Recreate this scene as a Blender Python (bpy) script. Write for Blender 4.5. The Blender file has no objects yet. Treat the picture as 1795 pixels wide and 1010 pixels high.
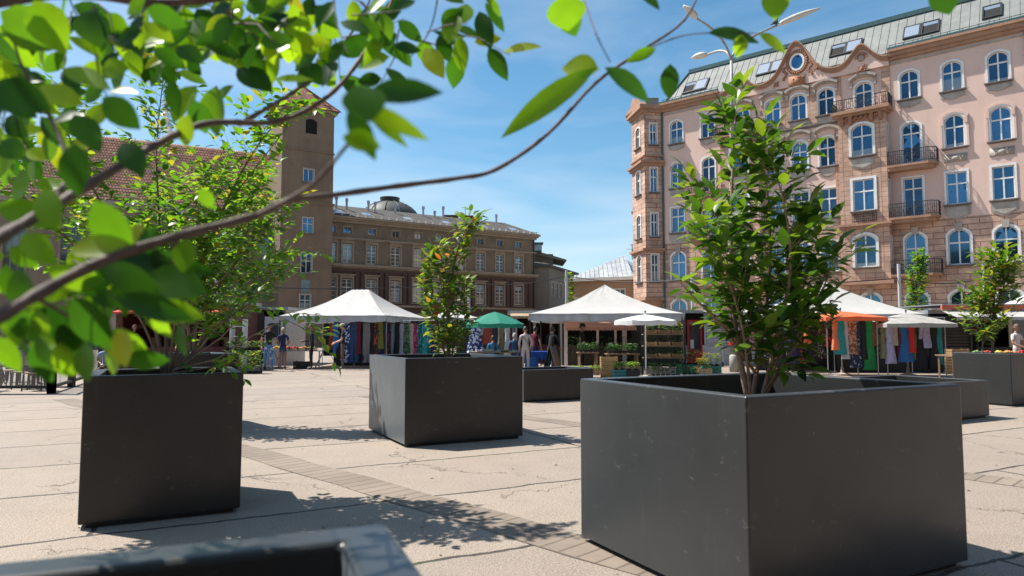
import bpy, math, random
from mathutils import Vector, Matrix
random.seed(7)
C = bpy.context.scene.collection
rad = math.radians
# ---------------------------------------------------------------- camera
FPX = 1190.0
EYE = 1.45
PITCH = math.atan(79 / FPX)
cam_d = bpy.data.cameras.new('camera')
cam = bpy.data.objects.new('camera', cam_d)
C.objects.link(cam)
cam.location = (0, 0, EYE)
cam.rotation_euler = (rad(90) + PITCH, 0, 0)
cam_d.sensor_width = 36
cam_d.lens = 36 * FPX / 1795
cam_d.clip_start = 0.05
cam_d.clip_end = 2000
cam_d.dof.use_dof = True
cam_d.dof.focus_distance = 17.0
cam_d.dof.aperture_fstop = 3.4
bpy.context.scene.camera = cam
# ---------------------------------------------------------------- sky and sun
SUN_ELEV = rad(56.5)
SUN_DIR = Vector((-0.935 * math.cos(SUN_ELEV), 0.355 * math.cos(SUN_ELEV), math.sin(SUN_ELEV))).normalized()
w = bpy.data.worlds.new('World')
bpy.context.scene.world = w
w.use_nodes = True
nt = w.node_tree
nt.nodes.clear()
def wn(t, **k):
    n = nt.nodes.new(t)
    for a, b in k.items():
        setattr(n, a, b)
    return n
sky = wn('ShaderNodeTexSky', sky_type='NISHITA', sun_disc=False, sun_elevation=SUN_ELEV,
         sun_rotation=math.atan2(SUN_DIR.x, SUN_DIR.y), air_density=1.0, dust_density=0.6, ozone_density=2.0, altitude=200)
tc = wn('ShaderNodeTexCoord')
mp = wn('ShaderNodeMapping')
mp.inputs['Scale'].default_value = (1.2, 1.2, 6.5)
mp.inputs['Rotation'].default_value = (0, rad(7), rad(20))
nz = wn('ShaderNodeTexNoise')
nz.inputs['Scale'].default_value = 2.0
nz.inputs['Detail'].default_value = 9
nz.inputs['Roughness'].default_value = 0.5
nz.inputs['Distortion'].default_value = 0.5
cr = wn('ShaderNodeValToRGB')
cr.color_ramp.elements[0].position = 0.36
cr.color_ramp.elements[1].position = 0.98
sx = wn('ShaderNodeSeparateXYZ')
hz = wn('ShaderNodeMapRange')      # more veil towards the horizon
hz.inputs[1].default_value = 0.0; hz.inputs[2].default_value = 0.45
hz.inputs[3].default_value = 1.0; hz.inputs[4].default_value = 0.45
mul = wn('ShaderNodeMath', operation='MULTIPLY')
mx = wn('ShaderNodeMix', data_type='RGBA')
mx.inputs[7].default_value = (6.6, 7.0, 7.5, 1)
bgn = wn('ShaderNodeBackground')
bgn.inputs['Strength'].default_value = 0.084
out = wn('ShaderNodeOutputWorld')
L = nt.links.new
L(tc.outputs['Generated'], mp.inputs['Vector']); L(mp.outputs[0], nz.inputs['Vector'])
L(nz.outputs['Fac'], cr.inputs[0]); L(tc.outputs['Generated'], sx.inputs[0]); L(sx.outputs[2], hz.inputs[0])
L(cr.outputs[0], mul.inputs[0]); L(hz.outputs[0], mul.inputs[1])
hsv = wn('ShaderNodeHueSaturation'); hsv.inputs['Hue'].default_value = .485; hsv.inputs['Saturation'].default_value = 1.22; hsv.inputs['Value'].default_value = 1.1
L(sky.outputs[0], hsv.inputs['Color'])
L(mul.outputs[0], mx.inputs[0]); L(hsv.outputs[0], mx.inputs[6]); L(mx.outputs[2], bgn.inputs['Color'])
L(bgn.outputs[0], out.inputs[0])
sd = bpy.data.lights.new('sun', 'SUN')
sd.energy = 5.0
sd.angle = rad(0.55)
sd.color = (1.0, 0.95, 0.87)
sun = bpy.data.objects.new('sun', sd)
C.objects.link(sun)
sun.location = SUN_DIR * 60
sun.rotation_euler = (-SUN_DIR).to_track_quat('-Z', 'Y').to_euler()
vs = bpy.context.scene.view_settings
vs.view_transform = 'Standard'; vs.look = 'None'; vs.gamma = 1; vs.exposure = 0.78
cy = bpy.context.scene.cycles
cy.use_denoising = True
cy.max_bounces = 6; cy.transparent_max_bounces = 8; cy.diffuse_bounces = 3; cy.glossy_bounces = 3
cy.transmission_bounces = 4
cy.sample_clamp_indirect = 6

# ---------------------------------------------------------------- helpers
def ray(px, py):
    a = (px - 897.5) / FPX; c = -(py - 505) / FPX
    return Vector((a, math.cos(PITCH) - c * math.sin(PITCH), math.sin(PITCH) + c * math.cos(PITCH)))
def at(px, py, Y):
    r = ray(px, py); return Vector((0, 0, EYE)) + r * (Y / r.y)
def gr(px, py, z=0.0):
    r = ray(px, py); return Vector((0, 0, EYE)) + r * ((z - EYE) / r.z)

class MB:
    def __init__(s, M=None):
        s.v = []; s.f = []; s.m = []; s.M = M or Matrix.Identity(4)
    def add(s, vs, fs, mi=0):
        o = len(s.v)
        s.v += [s.M @ Vector(p) for p in vs]
        for f in fs:
            s.f.append(tuple(i + o for i in f)); s.m.append(mi)
    def box(s, x0, x1, y0, y1, z0, z1, mi=0):
        if x0 > x1: x0, x1 = x1, x0
        if y0 > y1: y0, y1 = y1, y0
        if z0 > z1: z0, z1 = z1, z0
        s.add([(x0,y0,z0),(x1,y0,z0),(x1,y1,z0),(x0,y1,z0),(x0,y0,z1),(x1,y0,z1),(x1,y1,z1),(x0,y1,z1)],
              [(0,3,2,1),(4,5,6,7),(0,1,5,4),(1,2,6,5),(2,3,7,6),(3,0,4,7)], mi)
    def bar(s, a, b, wd, ht=None, mi=0):
        a = Vector(a); b = Vector(b); ht = ht or wd
        d = (b - a).normalized(); u = d.orthogonal().normalized() if abs(d.z) > .95 else d.cross(Vector((0,0,1))).normalized()
        v = u.cross(d)
        P = []
        for p in (a, b):
            for i, j in ((-1,-1),(1,-1),(1,1),(-1,1)):
                P.append(p + u * i * wd / 2 + v * j * ht / 2)
        s.add(P, [(0,1,2,3),(7,6,5,4),(0,4,5,1),(1,5,6,2),(2,6,7,3),(3,7,4,0)], mi)
    def tube(s, pts, r, n=6, mi=0, cap=True):
        pts = [Vector(p) for p in pts]
        rs = r if isinstance(r, (list, tuple)) else [r] * len(pts)
        P = []; k = len(pts); prev = None
        for i, p in enumerate(pts):
            d = (pts[min(i+1,k-1)] - pts[max(i-1,0)])
            if d.length < 1e-9: d = Vector((0,0,1))
            d.normalize()
            if prev is None: u = d.orthogonal().normalized()
            else:
                u = (prev - d * prev.dot(d))
                u = u.normalized() if u.length > 1e-6 else d.orthogonal().normalized()
            prev = u; v = d.cross(u)
            for j in range(n):
                a = 2 * math.pi * j / n
                P.append(p + (u * math.cos(a) + v * math.sin(a)) * rs[i])
        F = [(i*n+j, i*n+(j+1)%n, (i+1)*n+(j+1)%n, (i+1)*n+j) for i in range(k-1) for j in range(n)]
        if cap:
            F.append(tuple(reversed(range(n)))); F.append(tuple(range((k-1)*n, k*n)))
        s.add(P, F, mi)
    def lathe(s, prof, n=16, c=(0,0,0), mi=0, sx=1, sy=1):
        P = [(c[0]+r*math.cos(2*math.pi*j/n)*sx, c[1]+r*math.sin(2*math.pi*j/n)*sy, c[2]+z) for r, z in prof for j in range(n)]
        F = [(i*n+j, i*n+(j+1)%n, (i+1)*n+(j+1)%n, (i+1)*n+j) for i in range(len(prof)-1) for j in range(n)]
        s.add(P, F, mi)
    def prism(s, poly, y0, y1, mi=0):          # outline in x,z extruded in y
        n = len(poly)
        s.add([(x, y0, z) for x, z in poly] + [(x, y1, z) for x, z in poly],
              [tuple(range(n)), tuple(range(2*n-1, n-1, -1))] + [((i+1)%n, i, n+i, n+(i+1)%n) for i in range(n)], mi)
    def slab(s, poly, z0, z1, mi=0):           # outline in x,y extruded in z
        n = len(poly)
        s.add([(x, y, z0) for x, y in poly] + [(x, y, z1) for x, y in poly],
              [tuple(range(n-1, -1, -1)), tuple(range(n, 2*n))] + [(i, (i+1)%n, n+(i+1)%n, n+i) for i in range(n)], mi)
    def ball(s, c, rx, ry=None, rz=None, n=8, m=6, mi=0):
        ry = ry or rx; rz = rz or rx
        P = []
        for i in range(m+1):
            t = math.pi * i / m
            for j in range(n):
                a = 2*math.pi*j/n
                P.append((c[0]+rx*math.sin(t)*math.cos(a), c[1]+ry*math.sin(t)*math.sin(a), c[2]-rz*math.cos(t)))
        s.add(P, [(i*n+j, i*n+(j+1)%n, (i+1)*n+(j+1)%n, (i+1)*n+j) for i in range(m) for j in range(n)], mi)
    def band(s, inner, outer, y0, y1, mi=0, close=False):   # frame between two outlines (x,z) of equal count
        n = len(inner)
        V = [(x,y0,z) for x,z in inner] + [(x,y0,z) for x,z in outer] + [(x,y1,z) for x,z in inner] + [(x,y1,z) for x,z in outer]
        F = []
        for i in range(n if close else n-1):
            j = (i+1) % n
            F += [(i,j,n+j,n+i), (n+i,n+j,3*n+j,3*n+i), (j,i,2*n+i,2*n+j)]
        if not close:
            F += [(0,n,3*n,2*n), (n-1,3*n-1,4*n-1,2*n-1)]
        s.add(V, F, mi)
    def build(s, name, mats, parent=None, smooth=False, loc=None, rotz=0):
        me = bpy.data.meshes.new(name)
        me.from_pydata([tuple(v) for v in s.v], [], s.f)
        if not isinstance(mats, (list, tuple)): mats = [mats]
        for m in mats: me.materials.append(m)
        if len(mats) > 1: me.polygons.foreach_set('material_index', s.m)
        if smooth: me.polygons.foreach_set('use_smooth', [True] * len(s.f))
        me.update()
        return link(name, me, parent, loc, rotz)
def link(name, me, parent=None, loc=None, rotz=0):
    o = bpy.data.objects.new(name, me)
    C.objects.link(o)
    if parent: o.parent = parent
    if loc is not None: o.location = loc
    o.rotation_euler.z = rotz
    return o
def tag(o, label, cat, group=None):
    o['label'] = label; o['category'] = cat
    if group: o['group'] = group
    return o
def thing(name, label, cat, loc=(0,0,0), rotz=0, group=None):
    o = bpy.data.objects.new(name, None)
    o.empty_display_size = .2
    C.objects.link(o); o.location = loc; o.rotation_euler = (0,0,rotz)
    return tag(o, label, cat, group)
def struct(o, kind='structure'):
    o['kind'] = kind; return o
def copy_tree(o, parent=None):
    c = o.copy(); C.objects.link(c)
    if parent: c.parent = parent
    for ch in list(o.children): copy_tree(ch, c)
    return c

# ---------------------------------------------------------------- materials
_mats = {}
def mat(name, col, rough=.6, metal=0.0, spec=.5, noise=0.0, nscale=5.0, bump=0.0, bscale=None, col2=None, obj_var=0.0, trans=0.0, coord='Object', stretch=None, coat=0):
    if name in _mats: return _mats[name]
    m = bpy.data.materials.new(name); m.use_nodes = True
    t = m.node_tree; b = t.nodes['Principled BSDF']
    c4 = (*col, 1)
    b.inputs['Base Color'].default_value = c4
    b.inputs['Roughness'].default_value = rough
    b.inputs['Metallic'].default_value = metal
    b.inputs['Specular IOR Level'].default_value = spec
    if coat: b.inputs['Coat Weight'].default_value = coat
    last = None
    tcn = None
    if noise or bump:
        tcn = t.nodes.new('ShaderNodeTexCoord'); src = tcn.outputs[coord]
        if stretch:
            mpn = t.nodes.new('ShaderNodeMapping'); mpn.inputs['Scale'].default_value = stretch
            t.links.new(src, mpn.inputs[0]); src = mpn.outputs[0]
        n = t.nodes.new('ShaderNodeTexNoise'); n.inputs['Scale'].default_value = nscale; n.inputs['Detail'].default_value = 8
        n.inputs['Roughness'].default_value = .62
        t.links.new(src, n.inputs['Vector'])
    if noise:
        r = t.nodes.new('ShaderNodeValToRGB')
        d = col2 or tuple(max(0, x * (1 - noise)) for x in col)
        e = tuple(min(1, x * (1 + noise * .6)) for x in col)
        r.color_ramp.elements[0].position = .32; r.color_ramp.elements[0].color = (*d, 1)
        r.color_ramp.elements[1].position = .68; r.color_ramp.elements[1].color = (*e, 1)
        t.links.new(n.outputs['Fac'], r.inputs[0]); last = r.outputs[0]
    if obj_var:
        oi = t.nodes.new('ShaderNodeObjectInfo'); hs = t.nodes.new('ShaderNodeHueSaturation')
        mr = t.nodes.new('ShaderNodeMapRange'); mr.inputs[3].default_value = 1 - obj_var; mr.inputs[4].default_value = 1 + obj_var
        t.links.new(oi.outputs['Random'], mr.inputs[0]); t.links.new(mr.outputs[0], hs.inputs['Value'])
        if last: t.links.new(last, hs.inputs['Color'])
        else: hs.inputs['Color'].default_value = c4
        last = hs.outputs[0]
    if last: t.links.new(last, b.inputs['Base Color'])
    if bump:
        bs = n
        if bscale:
            bs = t.nodes.new('ShaderNodeTexNoise'); bs.inputs['Scale'].default_value = bscale; bs.inputs['Detail'].default_value = 6
            t.links.new(src, bs.inputs['Vector'])
        bp = t.nodes.new('ShaderNodeBump'); bp.inputs['Strength'].default_value = bump; bp.inputs['Distance'].default_value = .02
        t.links.new(bs.outputs['Fac'], bp.inputs['Height']); t.links.new(bp.outputs[0], b.inputs['Normal'])
    if trans:
        tr = t.nodes.new('ShaderNodeBsdfTranslucent'); ms = t.nodes.new('ShaderNodeMixShader'); ms.inputs[0].default_value = trans
        tr.inputs[0].default_value = c4
        if last: t.links.new(last, tr.inputs[0])
        o = t.nodes['Material Output']
        t.links.new(b.outputs[0], ms.inputs[1]); t.links.new(tr.outputs[0], ms.inputs[2]); t.links.new(ms.outputs[0], o.inputs[0])
    _mats[name] = m
    return m
def leaf_mat(name, cols, trans_tint=(1.6, 1.5, .5), trans=.5, rough=.38):
    m = bpy.data.materials.new(name); m.use_nodes = True; t = m.node_tree; b = t.nodes['Principled BSDF']
    g = t.nodes.new('ShaderNodeNewGeometry'); r = t.nodes.new('ShaderNodeValToRGB')
    el = r.color_ramp.elements
    while len(el) < len(cols): el.new(.5)
    for i, (p, c) in enumerate(cols):
        el[i].position = p; el[i].color = (*c, 1)
    t.links.new(g.outputs['Random Per Island'], r.inputs[0])
    # small blemishes and lighter veins
    tcn = t.nodes.new('ShaderNodeTexCoord'); n = t.nodes.new('ShaderNodeTexNoise'); n.inputs['Scale'].default_value = 28; n.inputs['Detail'].default_value = 4
    t.links.new(tcn.outputs['Object'], n.inputs['Vector'])
    mr = t.nodes.new('ShaderNodeMapRange'); mr.inputs[3].default_value = .72; mr.inputs[4].default_value = 1.3
    t.links.new(n.outputs['Fac'], mr.inputs[0])
    hs = t.nodes.new('ShaderNodeHueSaturation'); t.links.new(mr.outputs[0], hs.inputs['Value']); t.links.new(r.outputs[0], hs.inputs['Color'])
    t.links.new(hs.outputs[0], b.inputs['Base Color']); b.inputs['Roughness'].default_value = rough
    tr = t.nodes.new('ShaderNodeBsdfTranslucent'); mc = t.nodes.new('ShaderNodeMix'); mc.data_type = 'RGBA'; mc.blend_type = 'MULTIPLY'
    mc.inputs[0].default_value = 1; mc.inputs[7].default_value = (*trans_tint, 1)
    t.links.new(hs.outputs[0], mc.inputs[6]); t.links.new(mc.outputs[2], tr.inputs[0])
    ms = t.nodes.new('ShaderNodeMixShader'); ms.inputs[0].default_value = trans
    t.links.new(b.outputs[0], ms.inputs[1]); t.links.new(tr.outputs[0], ms.inputs[2])
    t.links.new(ms.outputs[0], t.nodes['Material Output'].inputs[0])
    return m
def brick_mat(name, col, mortar, w, h, msize=.012, noise=.35, rough=.85, axes='xz', offset=.5, var=.25, bump=.4, col_b=None):
    m = bpy.data.materials.new(name); m.use_nodes = True; t = m.node_tree; b = t.nodes['Principled BSDF']
    tcn = t.nodes.new('ShaderNodeTexCoord'); s = t.nodes.new('ShaderNodeSeparateXYZ'); c = t.nodes.new('ShaderNodeCombineXYZ')
    t.links.new(tcn.outputs['Object'], s.inputs[0])
    t.links.new(s.outputs['XYZ'.index(axes[0].upper())], c.inputs[0]); t.links.new(s.outputs['XYZ'.index(axes[1].upper())], c.inputs[1])
    br = t.nodes.new('ShaderNodeTexBrick'); br.offset = offset
    br.inputs['Scale'].default_value = 1; br.inputs['Brick Width'].default_value = w; br.inputs['Row Height'].default_value = h
    br.inputs['Mortar Size'].default_value = msize; br.inputs['Mortar Smooth'].default_value = .2
    br.inputs['Color1'].default_value = (*[x*(1-var) for x in col], 1); br.inputs['Color2'].default_value = (*(col_b or [x*(1+var) for x in col]), 1)
    br.inputs['Mortar'].default_value = (*mortar, 1)
    t.links.new(c.outputs[0], br.inputs['Vector'])
    n = t.nodes.new('ShaderNodeTexNoise'); n.inputs['Scale'].default_value = 1.1; n.inputs['Detail'].default_value = 9; n.inputs['Roughness'].default_value = .65
    t.links.new(tcn.outputs['Object'], n.inputs['Vector'])
    mr = t.nodes.new('ShaderNodeMapRange'); mr.inputs[1].default_value = .3; mr.inputs[2].default_value = .7; mr.inputs[3].default_value = 1 - noise; mr.inputs[4].default_value = 1 + noise * .5
    t.links.new(n.outputs['Fac'], mr.inputs[0])
    hs = t.nodes.new('ShaderNodeHueSaturation'); t.links.new(mr.outputs[0], hs.inputs['Value']); t.links.new(br.outputs['Color'], hs.inputs['Color'])
    t.links.new(hs.outputs[0], b.inputs['Base Color']); b.inputs['Roughness'].default_value = rough
    bp = t.nodes.new('ShaderNodeBump'); bp.inputs['Strength'].default_value = bump; bp.inputs['Distance'].default_value = .02; bp.invert = True
    t.links.new(br.outputs['Fac'], bp.inputs['Height']); t.links.new(bp.outputs[0], b.inputs['Normal'])
    return m
def stained(name, col, dark, stain=.5, rough=.85, patch=None, sc=.5, streak=True):
    """rendered wall: large blotches, vertical streaks, fine grain"""
    m = bpy.data.materials.new(name); m.use_nodes = True; t = m.node_tree; b = t.nodes['Principled BSDF']
    tcn = t.nodes.new('ShaderNodeTexCoord')
    def noise(scale, st=(1,1,1), det=8):
        mpn = t.nodes.new('ShaderNodeMapping'); mpn.inputs['Scale'].default_value = st
        n = t.nodes.new('ShaderNodeTexNoise'); n.inputs['Scale'].default_value = scale; n.inputs['Detail'].default_value = det; n.inputs['Roughness'].default_value = .65
        t.links.new(tcn.outputs['Object'], mpn.inputs[0]); t.links.new(mpn.outputs[0], n.inputs['Vector']); return n.outputs['Fac']
    def ramp(src, a, b_):
        r = t.nodes.new('ShaderNodeMapRange'); r.inputs[1].default_value = a; r.inputs[2].default_value = b_; t.links.new(src, r.inputs[0]); return r.outputs[0]
    def mixc(f, a, c2, k=1.0):
        x = t.nodes.new('ShaderNodeMix'); x.data_type = 'RGBA'
        mm = t.nodes.new('ShaderNodeMath'); mm.operation = 'MULTIPLY'; mm.inputs[1].default_value = k; t.links.new(f, mm.inputs[0]); t.links.new(mm.outputs[0], x.inputs[0])
        if isinstance(a, tuple): x.inputs[6].default_value = (*a, 1)
        else: t.links.new(a, x.inputs[6])
        x.inputs[7].default_value = (*c2, 1); return x.outputs[2]
    c = mixc(ramp(noise(sc), .42, .72), col, dark, stain)
    if streak: c = mixc(ramp(noise(1.6, (1,1,.12)), .5, .8), c, dark, stain * .8)
    c = mixc(ramp(noise(9), .35, .75), c, tuple(min(1, x * 1.18) for x in col), .5)
    if patch: c = mixc(ramp(noise(.85, (1,1,1), 5), .66, .68), c, patch, .75)
    t.links.new(c, b.inputs['Base Color']); b.inputs['Roughness'].default_value = rough
    bp = t.nodes.new('ShaderNodeBump'); bp.inputs['Strength'].default_value = .25; bp.inputs['Distance'].default_value = .02
    t.links.new(noise(14), bp.inputs['Height']); t.links.new(bp.outputs[0], b.inputs['Normal'])
    return m
def glass_mat(name, tint, rough=.06, dark=(.02,.03,.04), metal=.75):
    m = bpy.data.materials.new(name); m.use_nodes = True; t = m.node_tree; b = t.nodes['Principled BSDF']
    oi = t.nodes.new('ShaderNodeObjectInfo'); r = t.nodes.new('ShaderNodeValToRGB')
    r.color_ramp.elements[0].color = (*[x*.22 for x in tint], 1); r.color_ramp.elements[1].color = (*tint, 1)
    tcn = t.nodes.new('ShaderNodeTexCoord'); n = t.nodes.new('ShaderNodeTexNoise'); n.inputs['Scale'].default_value = .9
    t.links.new(tcn.outputs['Object'], n.inputs['Vector'])
    ad = t.nodes.new('ShaderNodeMath'); ad.operation = 'MULTIPLY_ADD'; ad.inputs[1].default_value = .6
    t.links.new(oi.outputs['Random'], ad.inputs[2]); t.links.new(n.outputs['Fac'], ad.inputs[0])
    mo = t.nodes.new('ShaderNodeMath'); mo.operation = 'FRACT'; t.links.new(ad.outputs[0], mo.inputs[0])
    t.links.new(mo.outputs[0], r.inputs[0])
    # curtains behind some panes: pale folds at the sides, a net over the lower half of others
    def M_(op, a, c=None):
        q = t.nodes.new('ShaderNodeMath'); q.operation = op
        for i, v in enumerate((a, c)):
            if v is None: continue
            if isinstance(v, (int, float)): q.inputs[i].default_value = v
            else: t.links.new(v, q.inputs[i])
        return q.outputs[0]
    sp = t.nodes.new('ShaderNodeSeparateXYZ'); t.links.new(tcn.outputs['Object'], sp.inputs[0]); R_ = oi.outputs['Random']
    wv = M_('ADD', M_('MULTIPLY', M_('SINE', M_('MULTIPLY', sp.outputs[0], 70)), .2), .8)
    side = M_('MULTIPLY', M_('GREATER_THAN', M_('ABSOLUTE', sp.outputs[0]), M_('MULTIPLY_ADD', R_, .5)), M_('GREATER_THAN', R_, .62))
    net = M_('MULTIPLY', M_('LESS_THAN', sp.outputs[2], M_('MULTIPLY', R_, 3.2)), M_('LESS_THAN', R_, .30))
    cur = M_('MULTIPLY', M_('MAXIMUM', side, net), wv)
    mc = t.nodes.new('ShaderNodeMix'); mc.data_type = 'RGBA'; mc.inputs[7].default_value = (.42,.43,.42,1)
    t.links.new(M_('MULTIPLY', cur, .6), mc.inputs[0]); t.links.new(r.outputs[0], mc.inputs[6]); t.links.new(mc.outputs[2], b.inputs['Base Color'])
    t.links.new(M_('MULTIPLY', M_('SUBTRACT', 1.0, M_('MULTIPLY', cur, .6)), metal), b.inputs['Metallic']); b.inputs['Roughness'].default_value = rough
    bp = t.nodes.new('ShaderNodeBump'); bp.inputs['Strength'].default_value = .06; bp.inputs['Distance'].default_value = .05
    t.links.new(n.outputs['Fac'], bp.inputs['Height']); t.links.new(bp.outputs[0], b.inputs['Normal'])
    return m
WHITE = mat('white_paint', (.72,.72,.70), .45, noise=.12, nscale=6)
DARKM = mat('dark_metal', (.03,.032,.035), .45, metal=.3)
IRON = mat('wrought_iron', (.025,.025,.028), .5, metal=.2)
GALV = mat('galvanised_metal', (.38,.4,.42), .42, metal=.5, noise=.2)
WOOD = mat('old_wood', (.24,.15,.085), .75, noise=.35, nscale=9, stretch=(1,1,6))
PALEW = mat('pale_wood', (.42,.29,.16), .7, noise=.3, nscale=10)
CANVAS = mat('white_canvas', (.50,.485,.46), .8, noise=.10, nscale=1.1, bump=.7, bscale=3.2, trans=.16)
BLACK = mat('black_inside', (.008,.008,.009), .9)
SOIL = mat('soil', (.05,.035,.022), .95, noise=.5, nscale=18, bump=.8)
STONE = mat('weathered_stone', (.33,.29,.24), .85, noise=.35, nscale=3, bump=.3)
SILL = mat('sill_lead', (.17,.14,.125), .7, noise=.4, nscale=5)
# ---------------------------------------------------------------- ground
U = Vector((.889, .457, 0)); V = Vector((-.457, .889, 0)); GA = math.atan2(.457, .889)
def ground_material():
    m = bpy.data.materials.new('concrete_paving'); m.use_nodes = True; t = m.node_tree; b = t.nodes['Principled BSDF']
    N = t.nodes.new; K = t.links.new
    tcn = N('ShaderNodeTexCoord')
    def noise(scale, det=8, dist=0, r=.62):
        n = N('ShaderNodeTexNoise'); n.inputs['Scale'].default_value = scale; n.inputs['Detail'].default_value = det
        n.inputs['Distortion'].default_value = dist; n.inputs['Roughness'].default_value = r; K(tcn.outputs['Object'], n.inputs['Vector']); return n
    def rng(src, a, c, lo=0., hi=1.):
        r = N('ShaderNodeMapRange'); r.inputs[1].default_value = a; r.inputs[2].default_value = c; r.inputs[3].default_value = lo; r.inputs[4].default_value = hi
        K(src, r.inputs[0]); return r.outputs[0]
    def mixc(f, a, c2):
        x = N('ShaderNodeMix'); x.data_type = 'RGBA'
        if isinstance(f, float): x.inputs[0].default_value = f
        else: K(f, x.inputs[0])
        for i, q in ((6, a), (7, c2)):
            if isinstance(q, tuple): x.inputs[i].default_value = (*q, 1)
            else: K(q, x.inputs[i])
        return x.outputs[2]
    def math_(op, a, c=None):
        x = N('ShaderNodeMath'); x.operation = op
        for i, q in enumerate((a, c)):
            if q is None: continue
            if isinstance(q, float): x.inputs[i].default_value = q
            else: K(q, x.inputs[i])
        return x.outputs[0]
    # wobble the coordinates a little so no joint is ruler straight
    wob = noise(1.6, 9); ad = N('ShaderNodeVectorMath'); ad.operation = 'MULTIPLY_ADD'
    K(wob.outputs['Color'], ad.inputs[0]); ad.inputs[1].default_value = (.17, .17, 0); K(tcn.outputs['Object'], ad.inputs[2])
    rot = N('ShaderNodeMapping'); rot.inputs['Rotation'].default_value = (0, 0, -GA); rot.inputs['Location'].default_value = (.3, 2.32, 0)
    K(ad.outputs[0], rot.inputs[0])
    br = N('ShaderNodeTexBrick'); br.offset = .37
    for k_, v_ in (('Scale', 1), ('Brick Width', 8.3), ('Row Height', 1.63), ('Mortar Size', .022), ('Mortar Smooth', .3)): br.inputs[k_].default_value = v_
    br.inputs['Color1'].default_value = (.92,.92,.93,1); br.inputs['Color2'].default_value = (1.06,1.05,1.03,1); br.inputs['Mortar'].default_value = (0,0,0,1)
    K(rot.outputs[0], br.inputs['Vector'])
    base = mixc(rng(noise(.35, 6).outputs['Fac'], .35, .7), (.205,.160,.123), (.138,.105,.080))
    base = mixc(rng(noise(2.2, 9).outputs['Fac'], .38, .75, 0, .8), base, (.235,.188,.147))
    base = mixc(rng(noise(1.1, 10, 1.5).outputs['Fac'], .50, .70, 0, .85), base, (.14,.108,.085))   # old stains
    base = mixc(rng(noise(95, 3).outputs['Fac'],   .40, .58, 0, .75), base, (.42,.35,.29))            # aggregate
    base = mixc(rng(noise(160, 2).outputs['Fac'], .58, .64, 0, .75), base, (.16,.13,.11))
    slabs = N('ShaderNodeMix'); slabs.data_type = 'RGBA'; slabs.blend_type = 'MULTIPLY'; slabs.inputs[0].default_value = .8
    K(base, slabs.inputs[6]); K(br.outputs['Color'], slabs.inputs[7])
    # hairline cracks
    vor = N('ShaderNodeTexVoronoi'); vor.feature = 'DISTANCE_TO_EDGE'; vor.inputs['Scale'].default_value = .5
    w2 = noise(1.7, 7, .6); ad2 = N('ShaderNodeVectorMath'); ad2.operation = 'MULTIPLY_ADD'; ad2.inputs[1].default_value = (1.1, 1.1, 0)
    K(w2.outputs['Color'], ad2.inputs[0]); K(tcn.outputs['Object'], ad2.inputs[2]); K(ad2.outputs[0], vor.inputs['Vector'])
    crack = math_('MULTIPLY', rng(vor.outputs['Distance'], .0, .0045, 1., 0.), rng(noise(.5, 3).outputs['Fac'], .48, .58))
    moss = mixc(rng(noise(.9, 3).outputs['Fac'], .5, .62), (.045,.035,.028), (.05,.075,.015))
    jn = math_('MULTIPLY', br.outputs['Fac'], rng(noise(.8, 4).outputs['Fac'], .36, .60, .12, 1.))
    c = mixc(jn, slabs.outputs[2], moss)
    c = mixc(crack, c, (.12,.09,.068))
    # chewed spots
    v3 = N('ShaderNodeTexVoronoi'); v3.inputs['Scale'].default_value = 1.9; K(tcn.outputs['Object'], v3.inputs['Vector'])
    sp = math_('MULTIPLY', rng(v3.outputs['Distance'], .035, .045, 1., 0.), rng(noise(3, 2).outputs['Fac'], .5, .55))
    c = mixc(math_('MULTIPLY', sp, .5), c, (.22,.18,.15))
    K(c, b.inputs['Base Color']); b.inputs['Roughness'].default_value = .82
    h = math_('SUBTRACT', math_('MULTIPLY', noise(26, 8).outputs['Fac'], .8), math_('ADD', jn, crack))
    bp = N('ShaderNodeBump'); bp.inputs['Strength'].default_value = .8; bp.inputs['Distance'].default_value = .02
    K(h, bp.inputs['Height']); K(bp.outputs[0], b.inputs['Normal'])
    return m
GROUND = ground_material()
g = MB(); g.add([(-500,-120,0),(500,-120,0),(500,900,0),(-500,900,0)], [(0,1,2,3)])
struct(g.build('ground', GROUND))
# diagonal bands of setts crossing the square
def sett_band(p, q, wd):
    p = Vector(p); q = Vector(q); d = q - p; ln = d.length; n = int(ln / .5)
    b = MB()
    for i in range(n):
        x0 = ln * i / n; x1 = ln * (i + 1) / n
        j0 = .02 * math.sin(i * 1.7); j1 = .02 * math.sin((i + 1) * 1.7)
        b.add([(x0, .005 + j0, 0), (x1, .005 + j1, 0), (x1, wd + j1, 0), (x0, wd + j0, 0)], [(0,1,2,3)])
    # bricks run across the band: rotate local axes by using y for brick length
    o = b.build('sett_band', SETT2, None, loc=(p.x, p.y, .004), rotz=math.atan2(d.y, d.x))
    struct(o)
SETT2 = brick_mat('paving_setts_across', (.225,.178,.138), (.125,.097,.073), .46, .155, .011, noise=.3, offset=.0, var=.07, axes='yx')
sett_band((-10.0, 14.9), (2.2, 2.7), .42)
sett_band((-3.5, 15.6), (7.6, 3.4), .40)

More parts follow.
